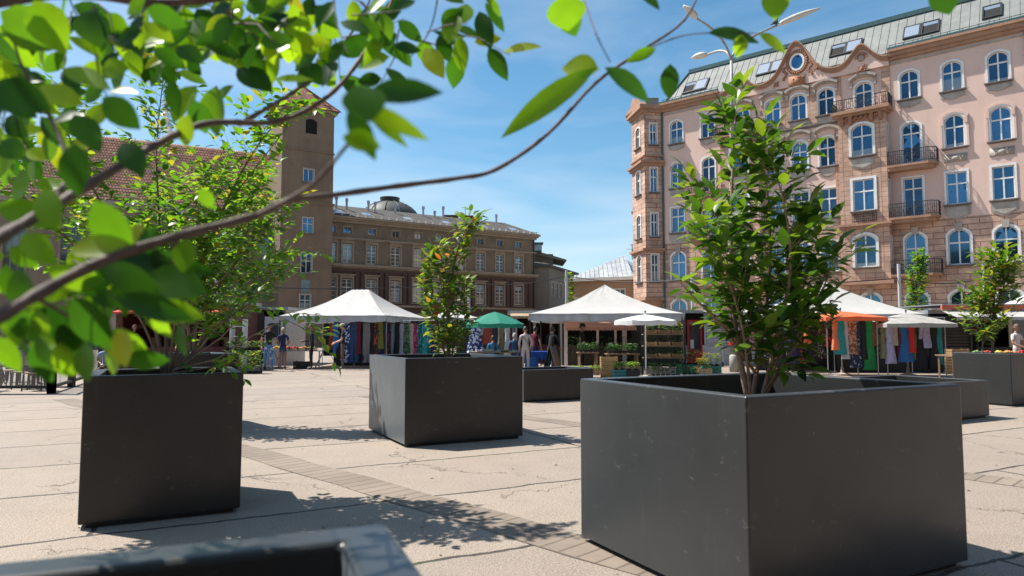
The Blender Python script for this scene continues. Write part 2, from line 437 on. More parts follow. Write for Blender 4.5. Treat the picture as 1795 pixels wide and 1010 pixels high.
# ---------------------------------------------------------------- planters
PL = None
def planter_material():
    m = bpy.data.materials.new('anthracite_powder_coat'); m.use_nodes = True; t = m.node_tree; b = t.nodes['Principled BSDF']
    tcn = t.nodes.new('ShaderNodeTexCoord')
    oi = t.nodes.new('ShaderNodeObjectInfo')
    ad = t.nodes.new('ShaderNodeVectorMath'); ad.operation = 'ADD'
    cmb = t.nodes.new('ShaderNodeMath'); cmb.operation = 'MULTIPLY'; cmb.inputs[1].default_value = 37
    t.links.new(oi.outputs['Random'], cmb.inputs[0]); t.links.new(tcn.outputs['Object'], ad.inputs[0]); t.links.new(cmb.outputs[0], ad.inputs[1])
    def nz(s, st, d=8):
        mpn = t.nodes.new('ShaderNodeMapping'); mpn.inputs['Scale'].default_value = st
        n = t.nodes.new('ShaderNodeTexNoise'); n.inputs['Scale'].default_value = s; n.inputs['Detail'].default_value = d; n.inputs['Roughness'].default_value = .7
        t.links.new(ad.outputs[0], mpn.inputs[0]); t.links.new(mpn.outputs[0], n.inputs['Vector']); return n.outputs['Fac']
    def rg(s, a, c, lo=0, hi=1):
        r = t.nodes.new('ShaderNodeMapRange'); r.inputs[1].default_value = a; r.inputs[2].default_value = c; r.inputs[3].default_value = lo; r.inputs[4].default_value = hi
        t.links.new(s, r.inputs[0]); return r.outputs[0]
    def mx(f, a, c):
        x = t.nodes.new('ShaderNodeMix'); x.data_type = 'RGBA'; t.links.new(f, x.inputs[0])
        if isinstance(a, tuple): x.inputs[6].default_value = (*a, 1)
        else: t.links.new(a, x.inputs[6])
        x.inputs[7].default_value = (*c, 1); return x.outputs[2]
    c = mx(rg(nz(1.2, (1,1,1)), .35, .7), (.0145,.0138,.013), (.022,.021,.0195))
    c = mx(rg(nz(2.3, (1,1,.5)), .60, .85, 0, .28), c, (.10,.09,.08))      # dust
    c = mx(rg(nz(9, (1,1,1.6), 5), .62, .74, 0, .5), c, (.15,.14,.12))      # scuffs
    c = mx(rg(nz(5, (2.5,2.5,.18), 5), .62, .76, 0, .16), c, (.12,.11,.10)) # runs
    t.links.new(c, b.inputs['Base Color'])
    t.links.new(rg(nz(2, (1,1,1)), .3, .7, .27, .40), b.inputs['Roughness'])
    b.inputs['Metallic'].default_value = .1; b.inputs['Specular IOR Level'].default_value = .5; b.inputs['Sheen Weight'].default_value = .22; b.inputs['Sheen Roughness'].default_value = .45; b.inputs['Sheen Tint'].default_value = (.75,.88,1,1)
    bp = t.nodes.new('ShaderNodeBump'); bp.inputs['Strength'].default_value = .04; bp.inputs['Distance'].default_value = .05
    t.links.new(nz(.8, (1,1,1), 0), bp.inputs['Height']); t.links.new(bp.outputs[0], b.inputs['Normal'])
    return m
PLM = planter_material()
def bevel_mesh(o, wdt=.012, seg=3):
    md = o.modifiers.new('bevel', 'BEVEL'); md.width = wdt; md.segments = seg; md.limit_method = 'ANGLE'
def planter(corner, ang, sx, sy, h, label, soil_z=None, group='anthracite box planters on the square'):
    t = thing('planter', label, 'planter', (corner[0], corner[1], 0), ang, group)
    soil_z = soil_z if soil_z is not None else h - .22
    r = .085; k = .03
    b = MB()
    # shell: outer wall, folded rim, inner wall; small shadow gap at the foot
    O = [(0,0),(sx,0),(sx,sy),(0,sy)]; I = [(r,r),(sx-r,r),(sx-r,sy-r),(r,sy-r)]
    P = [(x,y,.035) for x,y in O] + [(x,y,h) for x,y in O] + [(x,y,h) for x,y in I] + [(x,y,soil_z-.1) for x,y in I]
    F = []
    for i in range(4):
        j = (i+1) % 4
        F += [(i,j,4+j,4+i), (4+i,4+j,8+j,8+i), (8+i,8+j,12+j,12+i)]
    F += [(3,2,1,0)]
    b.add(P, F)
    o = b.build('shell', PLM, t); bevel_mesh(o)
    f = MB(); f.box(.05, sx-.05, .05, sy-.05, 0, .05); f.build('plinth', DARKM, t)
    s = MB(); n = 10
    vs_ = []; 
    for i in range(n+1):
        for j in range(n+1):
            vs_.append((r-.01+(sx-2*r+.02)*i/n, r-.01+(sy-2*r+.02)*j/n, soil_z + random.uniform(-.02,.02)))
    s.add(vs_, [(i*(n+1)+j, (i+1)*(n+1)+j, (i+1)*(n+1)+j+1, i*(n+1)+j+1) for i in range(n) for j in range(n)])
    s.build('soil', SOIL, t, smooth=True)
    return t
HP = 1.128
A27 = GA
planter((1.19, 3.48), A27, 1.86, 1.55, HP, 'largest dark metal planter, nearest the right side, with broad leafy tree in it')
planter((-1.36, 8.71), A27, 1.70, 1.70, HP, 'dark square metal planter in mid square holding the slender young tree')
planter((-3.20, 5.10), A27, 1.12, 1.12, HP, 'narrow dark metal planter on the left with thin bushy tree stems')
A21 = rad(21.5); pc = Vector((-.215, 1.185, 0)) - Vector((math.cos(A21), math.sin(A21), 0))*1.12 - Vector((-math.sin(A21), math.cos(A21), 0))*1.12
planter((pc.x, pc.y), A21, 1.12, 1.12, HP, 'blurred planter at the very bottom edge, its rim dappled with leaf shadow')
planter((-5.15, 10.1), rad(43), 1.10, 1.10, HP, 'dark planter standing behind the narrow left planter, with its rear bushy tree')
rt = Vector((9.87, 13.5, 0))
planter((rt.x, rt.y), A27, 1.12, 1.12, 1.04, 'blue grey lit planter at the far right holding a small bronze leaved tree')
rl = Vector((8.22, 11.8, 0)) - U * 1.7
planter((rl.x, rl.y), A27, 1.70, 1.70, .64, 'low brownish planter sticking out behind the largest planter', soil_z=.5)
ml = Vector((1.80, 15.1, 0)) - U * 1.75
planter((ml.x, ml.y), A27, 1.75, 1.1, .675, 'low dark planter just right of the mid square planter, before the vegetable stall', soil_z=.5)

# ---------------------------------------------------------------- window and wall kit
def outl(w, h, rise, n=8, g=0.0):
    """outline (x,z) from bottom left up over the top and down; g grows it outwards"""
    hw = w/2 + g; hh = h + g
    if rise <= 0.001:
        pts = [(-hw, 0)] + [(-hw, hh)] + [(-hw + 2*hw*i/n, hh) for i in range(1, n)] + [(hw, hh), (hw, 0)]
        return pts
    hs = hh - rise; R = (hw*hw + rise*rise) / (2*rise); cz = hh - R; a0 = math.asin(min(1, hw/R))
    if rise > hw: a0 = math.pi/2
    return [(-hw, 0)] + [(R*math.sin(-a0 + 2*a0*i/n), cz + R*math.cos(-a0 + 2*a0*i/n)) for i in range(n+1)] + [(hw, 0)]
_win = {}
def window(parent, x, z, w, h, rise, y=0.0, style='white', frame_m=None, pane_m=None, sill=True, rotz=0, dx=0, org=None, casing=.13, tr=.62, nm=1):
    key = (round(w,2), round(h,2), rise, style, casing, tr, nm)
    if key not in _win:
        f = MB()
        inner = outl(w, h, rise)
        if casing:
            f.band(inner, outl(w, h, rise, g=casing), -.05, .02)
        # window frame set back in the reveal
        yb0, yb1 = .12, .18
        f.band(outl(w, h, rise, g=-.07), inner, yb0, yb1)
        f.box(-w/2, w/2, yb0, yb1, 0, .08)
        def top(x_):
            if rise <= .001: return h
            R = ((w/2)**2 + rise*rise)/(2*rise); return h - R + math.sqrt(max(0, R*R - x_*x_))
        zt = h * tr
        for i in range(nm):
            xm = -w/2 + w*(i+1)/(nm+1)
            f.box(xm-.045, xm+.045, yb0-.012, yb1, .05, top(xm)-.04)
        if tr < 1: f.box(-w/2+.03, w/2-.03, yb0-.02, yb1, zt-.05, zt+.05)
        if rise == 0 and style == 'eight':
            for zz in (h*.22, h*.44, h*.83): f.box(-w/2+.03, w/2-.03, yb0+.02, yb1, zz-.02, zz+.02)
        p = MB(); o = outl(w, h, rise, g=-.05)
        p.add([(a, .165, max(c,.03)) for a, c in o], [tuple(range(len(o)))])
        s = MB(); s.box(-w/2-.22, w/2+.22, -.2, .0, -.09, -.01); s.box(-w/2-.15, w/2+.15, -.12, 0, -.15, -.091)
        def me_(mb, nm_, m_):
            me = bpy.data.meshes.new(nm_); me.from_pydata([tuple(v) for v in mb.v], [], mb.f); me.materials.append(m_); return me
        _win[key] = (me_(f, 'window', frame_m or WHITE), me_(p, 'pane', pane_m or GLASS), me_(s, 'sill', SILL))
    a, b, c = _win[key]
    o = link('window', a, parent, (x, y, z), rotz)
    link('pane', b, o)
    if sill: link('sill', c, o)
    return o
def wall(mb, x0, x1, z0, z1, holes, y=0.0, depth=.25, mi=0, zsplit=None):
    """flat wall facing -y with real openings; holes = (xc, zbottom, w, h, rise)"""
    rc = [(x-w/2, x+w/2, z, z+h, rise, w, h) for x, z, w, h, rise in holes]
    xs = sorted(set([x0, x1] + [q for r in rc for q in r[:2] if x0 < q < x1]))
    zs = sorted(set([z0, z1] + ([zsplit] if zsplit else []) + [q for r in rc for q in r[2:4] if z0 < q < z1]))
    for i in range(len(xs)-1):
        for j in range(len(zs)-1):
            cx_ = (xs[i]+xs[i+1])/2; cz_ = (zs[j]+zs[j+1])/2
            if any(r[0] < cx_ < r[1] and r[2] < cz_ < r[3] for r in rc): continue
            m_ = mi if not zsplit or cz_ > zsplit else mi + 1
            mb.add([(xs[i],y,zs[j]),(xs[i+1],y,zs[j]),(xs[i+1],y,zs[j+1]),(xs[i],y,zs[j+1])], [(0,1,2,3)], m_)
    for xa, xb, za, zb, rise, w_, h_ in rc:
        xc = (xa+xb)/2
        o = [(xc+a, za+c) for a, c in outl(w_, h_, rise)]
        n = len(o)
        m_ = mi if not zsplit or za > zsplit else mi + 1
        mb.add([(a,y,c) for a,c in o] + [(a,y+depth,c) for a,c in o], [(i, i+1, n+i+1, n+i) for i in range(n-1)] + [(n-1, 0, n, 2*n-1)], m_)
        if rise > 0:
            for i in range(1, n-2):
                (a,c),(a2,c2) = o[i], o[i+1]
                mb.add([(a,y,c),(a2,y,c2),(a2,y,zb),(a,y,zb)], [(0,1,2,3)], m_)
# ---------------------------------------------------------------- building materials
PINK = stained('pink_render', (.66,.47,.40), (.48,.32,.26), .5, patch=(.50,.385,.33), sc=.45)
RUST = brick_mat('rusticated_render', (.52,.34,.255), (.24,.12,.08), 1.35, .42, .022, noise=.4, var=.14, bump=.9)
PIER = brick_mat('pier_render', (.53,.34,.25), (.28,.14,.09), .62, .36, .016, noise=.35, var=.12, bump=.8, offset=0)
OCHRE = stained('orange_cornice', (.38,.22,.145), (.19,.115,.08), .8, sc=1.2)
PSTONE = stained('pale_stucco', (.40,.35,.31), (.18,.145,.12), .8, sc=1.4)
ORN = mat('ornament_stucco', (.36,.17,.10), .85, noise=.45, nscale=7, bump=.8)
GLASS = glass_mat('window_glass', (.075,.19,.32))
GLASSD = glass_mat('dim_glass', (.22,.27,.30), metal=.55)
ZINC = mat('standing_seam_zinc', (.20,.21,.20), .7, metal=.0, noise=.25, nscale=1.2)
GREENM = mat('verdigris_gutter', (.05,.115,.12), .5, metal=.3, noise=.3)
TILE = brick_mat('clay_roof_tiles', (.42,.19,.12), (.14,.06,.04), .24, .36, .035, noise=.3, var=.22, bump=1.0, axes='xy', col_b=(.64,.33,.22))
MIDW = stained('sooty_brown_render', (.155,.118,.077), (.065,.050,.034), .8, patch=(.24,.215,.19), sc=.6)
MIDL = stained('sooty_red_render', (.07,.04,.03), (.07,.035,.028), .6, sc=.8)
MIDT = stained('sooty_trim', (.26,.205,.145), (.11,.085,.06), .6, sc=1.4)
TOWW = stained('tower_render', (.20,.142,.094), (.09,.066,.046), .8, patch=(.31,.245,.18), sc=.3)
CHW = stained('church_wall_render', (.22,.165,.115), (.12,.09,.065), .7, sc=.5)
FELT = mat('roofing_felt', (.07,.063,.054), .85, noise=.35, nscale=3, bump=.3)

# ---------------------------------------------------------------- pink tenement
PR = thing('tenement_building', 'tall pink tenement with curved gables, balconies and a grey metal attic roof', 'building', (13.71,59.8,0), math.atan2(-.6385,.7697))
PL_R = 26.1
arch5 = dict(w=1.2, h=2.08, rise=.34)
cols = [1.1, 4.0, 9.5, 11.5, 13.55, 19.15, 21.75, 24.35]
holes = []; wins = []
BAYS = [(5.45, 8.6), (14.6, 17.75)]
for c in cols:
    mid = 9 < c < 14; bal = c in (4.0, 19.15)
    holes.append((c, 18.2, 1.15, 2.05, .34)); wins.append((c, 18.2, 1.15, 2.05, .34, {}))
    z4, h4 = (13.35, 3.1) if bal else (14.2, 2.28)
    holes.append((c, z4, 1.15, h4, .34)); wins.append((c, z4, 1.15, h4, .34, dict(sill=not bal, tr=.74 if bal else .62)))
    z3, h3 = (9.65, 2.8) if bal else (10.25, 2.22)
    holes.append((c, z3, 1.2, h3, 0)); wins.append((c, z3, 1.2, h3, 0, dict(sill=not bal, tr=.72 if bal else .64)))
    z2, h2 = (5.6, 2.9) if bal else (6.1, 2.42)
    holes.append((c, z2, 1.28, h2, .45)); wins.append((c, z2, 1.28, h2, .45, dict(sill=not bal)))
    holes.append((c, 2.5, 1.35, 1.85, .45)); wins.append((c, 2.5, 1.35, 1.85, .45, dict(tr=2)))
for c in (7.04, 16.18):
    holes.append((c, 17.8, 1.15, 2.3, .36)); wins.append((c, 17.8, 1.15, 2.3, .36, dict(sill=False, tr=.68)))
    holes.append((c, 2.5, 1.35, 1.85, .45)); wins.append((c, 2.5, 1.35, 1.85, .45, dict(tr=2)))
b = MB()
wall(b, -.3, PL_R, 0, 21.6, holes, zsplit=9.35)
b.box(-.25, PL_R, .26, 13, 0, 21.6)
b.build('wall', [PINK, RUST], PR)
for x, z, w_, h_, r_, kw in wins: window(PR, x, z, w_, h_, r_, **kw)
# aprons under the windows, keystones, hoods
def apron(x, z, w_, h_, y=0.0):
    pts = [(x-w_/2, z), (x+w_/2, z), (x+w_/2, z-h_*.62), (x+w_*.36, z-h_*.74), (x+w_*.2, z-h_*.9), (x, z-h_), (x-w_*.2, z-h_*.9), (x-w_*.36, z-h_*.74), (x-w_/2, z-h_*.62)]
    m = MB(); m.prism(list(reversed(pts)), y-.055, y+.0)
    ins = [(x + (a-x)*.82, z - .06 + (c-z)*.8) for a, c in pts]
    m.prism(list(reversed(ins)), y-.085, y-.054)
    m.build('apron', PSTONE, PR)
for c in (1.1, 21.75, 24.35): apron(c, 18.04, 1.45, .5); apron(c, 10.1, 1.5, .95)
for c in (9.5, 11.5, 13.55): apron(c, 18.04, 1.3, .45); apron(c, 10.1, 1.3, .7); apron(c, 14.05, 1.3, .75)
apron(4.0, 18.04, 1.4, .5); apron(19.15, 18.04, 1.4, .5); apron(1.1, 14.05, 1.3, .7)
def keystone(x, z, y=0, sc=1.0):
    m = MB(); m.prism([(x-.16*sc, z-.12), (x+.16*sc, z-.12), (x+.24*sc, z+.42*sc), (x-.24*sc, z+.42*sc)], y-.13, y-.051); m.build('keystone', PSTONE, PR)
for c in cols: keystone(c, 8.5); keystone(c, 4.36)
for c in (7.04, 16.18): keystone(c, 4.36)
def hood(x, z, w_, y=0.0, rise=.32, big=False):
    m = MB()
    o = outl(w_, .3+rise, rise, n=10)[1:-1]; u = [(a*1.1, c+.17) for a, c in o]
    m.M = Matrix.Translation((x, y, z))
    m.band(o, u, -.34, .0); m.band([(a, c-.12) for a, c in o], o, -.17, 0)
    m.box(-w_/2-.02, -w_/2+.16, -.2, 0, -.22, .16); m.box(w_/2-.16, w_/2+.02, -.2, 0, -.22, .16)
    m.build('window_hood', PSTONE, PR)
for c in (9.5, 11.5, 13.55): hood(c, 20.12, 1.75); hood(c, 16.55, 1.75)
for c in (7.04, 16.18): hood(c, 20.0, 1.75)
for c in (21.75, 24.35, 1.1):
    m = MB(); m.M = Matrix.Translation((c, 0, 14.2)); m.band(outl(1.15, 2.28, .34, g=.131), outl(1.15, 2.28, .34, g=.26), -.09, .0); 
    m.box(-.78,-.6,-.13,0,1.6,2.1); m.box(.6,.78,-.13,0,1.6,2.1)
    m.build('window_surround', PINK, PR)
def relief(x, z, w_, h_, y=0.0, n=40, ms=ORN, name='relief_ornament', plate=True):
    m = MB()
    if plate: m.box(x-w_/2, x+w_/2, y-.045, y, z-h_/2, z+h_/2)
    rr = random.Random(int(x*100+z*10))
    for i in range(n):
        t = i / n * math.pi * 6; q = .15 + .85 * (i / n)
        a = x + math.cos(t) * w_/2*.88*q * (1 if i % 2 else .8); c = z + math.sin(t*1.5) * h_/2 * .8 * q
        m.ball((a, y-.05, c), rr.uniform(.035,.07), .05, rr.uniform(.035,.07), 6, 4)
    m.ball((x, y-.05, z), w_*.16, .1, h_*.26, 10, 6)
    m.build(name, ms, PR, smooth=True)
for c in (21.75, 24.35): relief(c, 13.45, 1.35, .55, ms=PSTONE)
relief(11.55, 21.25, 1.25, .8, y=-.3); relief(7.04, 21.0, .9, .8, y=-.3, plate=False); relief(16.18, 21.0, .9, .8, y=-.3, plate=False)
relief(9.95, 21.3, .6, .6, y=-.28, plate=False, n=24); relief(13.05, 21.9, .55, .55, y=-.28, plate=False, n=24)
# string course, eaves cornice, gables
def zg(s):
    return 21.42 + 2.85 * math.exp(-((s-11.55)/1.3)**2 * 1.0) + 1.32*math.exp(-((s-7.0)/.86)**2) + 1.32*math.exp(-((s-16.2)/.86)**2)
G0, G1 = 5.2, 17.95
m = MB()
for a, c in ((-.3, G0), (G1, PL_R)):
    m = MB(); m.box(a, c, -.10, 0, 20.92, 21.05); m.build('string_course', PSTONE, PR)
    m = MB(); m.box(a, c, -.22, 0, 21.2, 21.45); m.box(a, c, -.42, .05, 21.451, 21.72); m.box(a, c, -.6, .1, 21.721, 21.9); m.build('eaves_cornice', OCHRE, PR)
N_ = 90
ss = [G0 + (G1-G0)*i/N_ for i in range(N_+1)]
m = MB()
for y0, y1, lo, hi in ((-.55, .2, .04, .16), (-.42, .15, -.12, .039), (-.33, .1, -.26, -.121)):
    m.band([(s, zg(s)+lo) for s in ss], [(s, zg(s)+hi) for s in ss], y0, y1)
m.build('gable_moulding', OCHRE, PR)
m = MB()
gw = []
for i in range(N_):
    m.add([(ss[i],-.26,20.9),(ss[i+1],-.26,20.9),(ss[i+1],-.26,zg(ss[i+1])-.1),(ss[i],-.26,zg(ss[i])-.1)], [(0,1,2,3)])
    m.add([(ss[i],.28,21.5),(ss[i+1],.28,21.5),(ss[i+1],.28,zg(ss[i+1])),(ss[i],.28,zg(ss[i]))], [(3,2,1,0)])
m.add([(G0,-.26,20.9),(G1,-.26,20.9),(G1,0,20.9),(G0,0,20.9)], [(3,2,1,0)])
m.add([(G0,-.26,20.9),(G0,0,20.9),(G0,0,21.5),(G0,-.26,21.5)], [(0,1,2,3)]); m.add([(G1,-.26,20.9),(G1,0,20.9),(G1,0,21.5),(G1,-.26,21.5)], [(3,2,1,0)])
m.build('gable_wall', PINK, PR)
# oval gable window
o = link('oval_window', None, PR) if False else None
m = MB(); E_ = lambda a, c, n=24: [(11.6 + a*math.cos(2*math.pi*i/n), 22.75 + c*math.sin(2*math.pi*i/n)) for i in range(n)]
m.band(E_(.43,.55), E_(.58,.70), -.36, -.20, close=True)
ow = m.build('oval_window', WHITE, PR)
m = MB(); m.add([(a,-.29,c) for a,c in E_(.45,.57)], [tuple(range(24))]); m.build('pane', GLASS, ow)
m = MB(); m.band(E_(.585,.705), E_(.86,1.0), -.33, -.2, close=True)
for i in range(28):
    a = 2*math.pi*i/28; m.ball((11.6+.74*math.cos(a), -.34, 22.75+.87*math.sin(a)), .1, .08, .1, 6, 4)
for i in range(9): m.ball((11.6+.95+.12*math.sin(i), -.3, 22.5-.12*i), .12, .08, .1, 6, 4); m.ball((11.6-.95-.12*math.sin(i), -.3, 22.5-.12*i), .12, .08, .1, 6, 4)
m.build('window_wreath', ORN, PR, smooth=True)
for c in (7.04, 16.18):
    m = MB(); m.ball((c,-.28,21.85), .26,.12,.26,12,8); m.build('shell_medallion', PSTONE, PR, smooth=True)
    m = MB(); m.lathe([(.28,-.03),(.36,.03),(.36,.03)],16); 
    m = MB(); m.band([(c+.27*math.cos(t/16*math.pi), 21.86+.27*math.sin(t/16*math.pi)) for t in range(17)], [(c+.42*math.cos(t/16*math.pi), 21.86+.45*math.sin(t/16*math.pi)) for t in range(17)], -.38, -.2); m.build('medallion_hood', ORN, PR)
# pilasters
m = MB()
for a, c in ((5.2,5.75),(8.55,8.85),(10.2,10.85),(12.25,12.9),(14.35,14.65),(17.4,17.95)):
    m.box(a, c, -.075, 0, 17.7, 20.9)
for a, c in ((14.1,14.6),(8.6,9.0)): m.box(a, c, -.07, 0, 5, 17.69)
m.build('pilaster', PIER, PR)
m = MB(); m.box(8.75, 14.45, -.2, 0, 17.5, 17.66); m.box(8.75,14.45,-.12,0,17.35,17.499); m.build('ledge', SILL, PR)
# bays
def railing(pts, z, h=.95, par=PR, name='railing', sp=.13, scroll=True):
    m = MB()
    for (a, c) in zip(pts[:-1], pts[1:]):
        A_ = Vector((a[0], a[1], 0)); B_ = Vector((c[0], c[1], 0)); d = B_-A_; n = max(1, int(d.length/sp))
        m.bar(A_+Vector((0,0,z+h)), B_+Vector((0,0,z+h)), .05, .04); m.bar(A_+Vector((0,0,z+.1)), B_+Vector((0,0,z+.1)), .035)
        m.bar(A_+Vector((0,0,z+h*.72)), B_+Vector((0,0,z+h*.72)), .025)
        for i in range(n+1):
            p = A_ + d*i/n; m.bar(p+Vector((0,0,z)), p+Vector((0,0,z+h)), .022)
        if scroll:
            nn = max(1, int(d.length/.42))
            for i in range(nn):
                p = A_ + d*(i+.5)/nn; q = d.normalized()
                m.tube([p + q*.15*math.cos(t) + Vector((0,0,z+h*.4+.2*math.sin(t))) for t in [k*math.pi/5 for k in range(11)]], .018, 4)
    return m.build(name, IRON, par)
for bi, (s0, s1) in enumerate(BAYS):
    sc_ = (s0+s1)/2; D_ = -1.0
    hb = [(sc_, 14.35, 1.4, 2.35, .34), (sc_, 10.3, 1.4, 2.3, 0), (sc_, 6.2, 1.4, 2.35, .45)]
    m = MB(); wall(m, s0, s1, 5.2, 17.35, hb, y=D_)
    for sx_, sg in ((s0, -1), (s1, 1)):
        m2 = MB(Matrix.Translation((sx_, D_ if sg > 0 else 0, 0)) @ Matrix.Rotation(rad(90*sg), 4, 'Z'))
        hs = [(.5, 14.3, .42, 2.2, 0), (.5, 10.2, .42, 2.2, 0), (.5, 6.1, .42, 2.2, 0)]
        wall(m2, 0, 1.0, 5.2, 17.35, hs, depth=.15)
        for h_ in hs:
            X = sx_; Yc = -.5
            window(PR, X, h_[1], .42, 2.2, 0, y=Yc, rotz=rad(90*sg), sill=False, casing=.08)
        m.add(m2.v, m2.f)
    m.add([(s0,D_,5.2),(s1,D_,5.2),(s1,0,5.2),(s0,0,5.2)], [(3,2,1,0)])
    m.build('bay_wall', PIER, PR)
    for h_ in hb: window(PR, h_[0], h_[1], h_[2], h_[3], h_[4], y=D_, casing=.17)
    apron(sc_, 14.15, 1.5, .8, y=D_)
    railing([(sc_-.8, D_-.12), (sc_+.8, D_-.12)], 9.45, .6, name='window_grille')
    m = MB()
    m.slab([(s0-.15,0),(s0-.15,D_-.35),(s1+.15,D_-.35),(s1+.15,0)][::-1], 17.351, 17.5); m.slab([(s0-.35,0),(s0-.35,D_-.6),(s1+.35,D_-.6),(s1+.35,0)][::-1], 17.501, 17.72)
    m.build('bay_cornice', OCHRE, PR); m = MB()
    m.slab([(s0-.1,0),(s0-.1,D_-.18),(s1+.1,D_-.18),(s1+.1,0)][::-1], 9.05, 9.2); m.slab([(s0-.2,0),(s0-.2,D_-.32),(s1+.2,D_-.32),(s1+.2,0)][::-1], 9.201, 9.35)
    m.build('bay_cornice', OCHRE, PR); m = MB()
    m.slab([(s0-.2,0),(s0-.2,D_-.25),(s1+.2,D_-.25),(s1+.2,0)][::-1], 4.95, 5.199)
    m.build('bay_cornice', OCHRE, PR)
    railing([(s0-.3,-.05),(s0-.3,D_-.55),(s1+.3,D_-.55),(s1+.3,-.05)], 17.72, .85)
    m = MB()      # consoles under the top balcony
    for k_ in (s0+.3, sc_-.7, sc_+.7, s1-.3): m.prism([(k_-.14,17.35),(k_+.14,17.35),(k_+.1,16.75),(k_-.1,16.75)][::-1], D_-.28, D_)
    for i in range(26): m.ball((s0+.2+(s1-s0-.4)*i/25, D_-.1, 17.15+.1*math.sin(i*2.1)), .09,.12,.14,6,4)
    m.build('balcony_console', ORN, PR)
# side balconies
for (a, c, mir) in ((17.78, 20.75, 1), (2.4, 5.42, -1)):
    for z in (13.05, 9.32, 5.3):
        m = MB()
        e = .45
        pts = [(a,0),(a,-1.15),(c-e,-1.15),(c,-.75),(c,0)] if mir > 0 else [(a,0),(a,-.75),(a+e,-1.15),(c,-1.15),(c,0)]
        m.slab(pts, z+.1, z+.26)
        sm = [(x if (x==a and mir>0) or (x==c and mir<0) else (x-.18 if x > (a+c)/2 else x+.18), y*.86) for x, y in pts]
        m.slab(sm, z-.12, z+.099)
        m.build('balcony_slab', OCHRE, PR)
        railing(pts[1:-1]+[pts[-1]] if mir > 0 else pts[:-1], z+.26, .95)
# flower boxes and leaves on two balconies
# attic roof
m = MB()
R0, R1 = (.05, 21.92), (2.6, 25.3)
m.add([(-.2,R0[0],R0[1]),(PL_R,R0[0],R0[1]),(PL_R,R1[0],R1[1]),(1.3,R1[0],R1[1])], [(0,1,2,3)])
m.add([(1.3,R1[0],R1[1]),(PL_R,R1[0],R1[1]),(PL_R,12,25.9),(3,12,25.9)], [(0,1,2,3)])
m.add([(-.2,R0[0],R0[1]),(1.3,R1[0],R1[1]),(3,12,25.9),(2,13,21.9)], [(0,1,2,3)])
m.add([(PL_R,R0[0],R0[1]),(PL_R,13,21.9),(PL_R,12,25.9),(PL_R,R1[0],R1[1])], [(0,1,2,3)])
sl = Vector((0, R1[0]-R0[0], R1[1]-R0[1])); nrm = Vector((0, -sl.z, sl.y)).normalized()
for i in range(46):
    s = .2 + i*.565
    t0 = 0
    if s < 1.3: t1 = max(.05, (s+.2)/1.5)
    else: t1 = 1
    p = Vector((s, R0[0], R0[1])) + nrm*.02; m.bar(p + sl*t0, p + sl*t1, .02, .025)
roof = m.build('roof', ZINC, PR)
m = MB(); m.bar((1.25,R1[0]-.03,R1[1]+.1), (PL_R,R1[0]-.03,R1[1]+.1), .3, .34); m.bar((-.2,R0[0],R0[1]+.06),(1.25,R1[0],R1[1]+.1),.14); m.build('ridge_cap', GREENM, roof)
for a, c in ((17.95, PL_R-.1), (-.3, 5.2)): m = MB(); m.bar((a,-.5,21.98),(c,-.5,21.98),.18,.14); m.build('gutter', GREENM, roof)
for a, c in ((17.98, PL_R-.1), (-.2, 5.1)):
    m = MB(); m.bar((a,-.1,22.35),(c,-.1,22.35),.035)
    for i in range(int((c-a)/.9)+1): m.bar((a+i*.9,-.35,22.0),(a+i*.9,.2,22.42),.05,.04)
    m.build('snow_guard', GREENM, roof)
def skylight(s, t, open_=False, w_=.95, h_=1.35):
    fr = Matrix.Translation(Vector((s, R0[0], R0[1])) + sl*t)
    d = sl.normalized(); X = Vector((1,0,0))
    M = Matrix(((X.x, d.x, nrm.x, 0), (X.y, d.y, nrm.y, 0), (X.z, d.z, nrm.z, 0), (0,0,0,1)))
    f = MB(fr @ M)
    for a in ((-w_/2-.09,-w_/2,-h_/2,h_/2),(w_/2,w_/2+.09,-h_/2,h_/2),(-w_/2-.09,w_/2+.09,-h_/2-.09,-h_/2),(-w_/2-.09,w_/2+.09,h_/2,h_/2+.09)): f.box(a[0],a[1],a[2],a[3],0,.13)
    f.box(-w_/2, w_/2, -h_/2, h_/2, .0, .05, 1)
    tilt = Matrix.Translation((0,h_/2-.05,.13)) @ Matrix.Rotation(rad(22 if open_ else 0), 4, 'X') @ Matrix.Translation((0,-h_/2,0))
    f2 = MB(fr @ M @ tilt); f2.box(-w_/2+.02, w_/2-.02, -h_/2+.05, h_/2-.05, -.02, .03, 2)
    f.v += f2.v; o = len(f.v)-len(f2.v); f.f += [tuple(i+o for i in q) for q in f2.f]; f.m += f2.m
    return f.build('skylight', [DARKM, BLACK, SKYL], roof)
SKYL = mat('skylight_pane', (.55,.6,.66), .12, metal=.6)
for s, t, op in ((1.95,.42,1),(3.05,.42,0),(8.55,.42,0),(9.7,.42,0),(14.25,.45,1),(15.4,.45,0),(19.3,.45,0),(20.45,.45,1),(24.1,.47,1)): skylight(s, t, op)
# downpipes
m = MB(); m.tube([(-.22,-.12,0),(-.22,-.12,21.5)], .075, 8); m.build('downpipe', GREENM, PR)
m = MB(); m.tube([(25.9,-.14,0),(25.9,-.14,21.4)], .08, 8); m.build('downpipe', GREENM, PR)
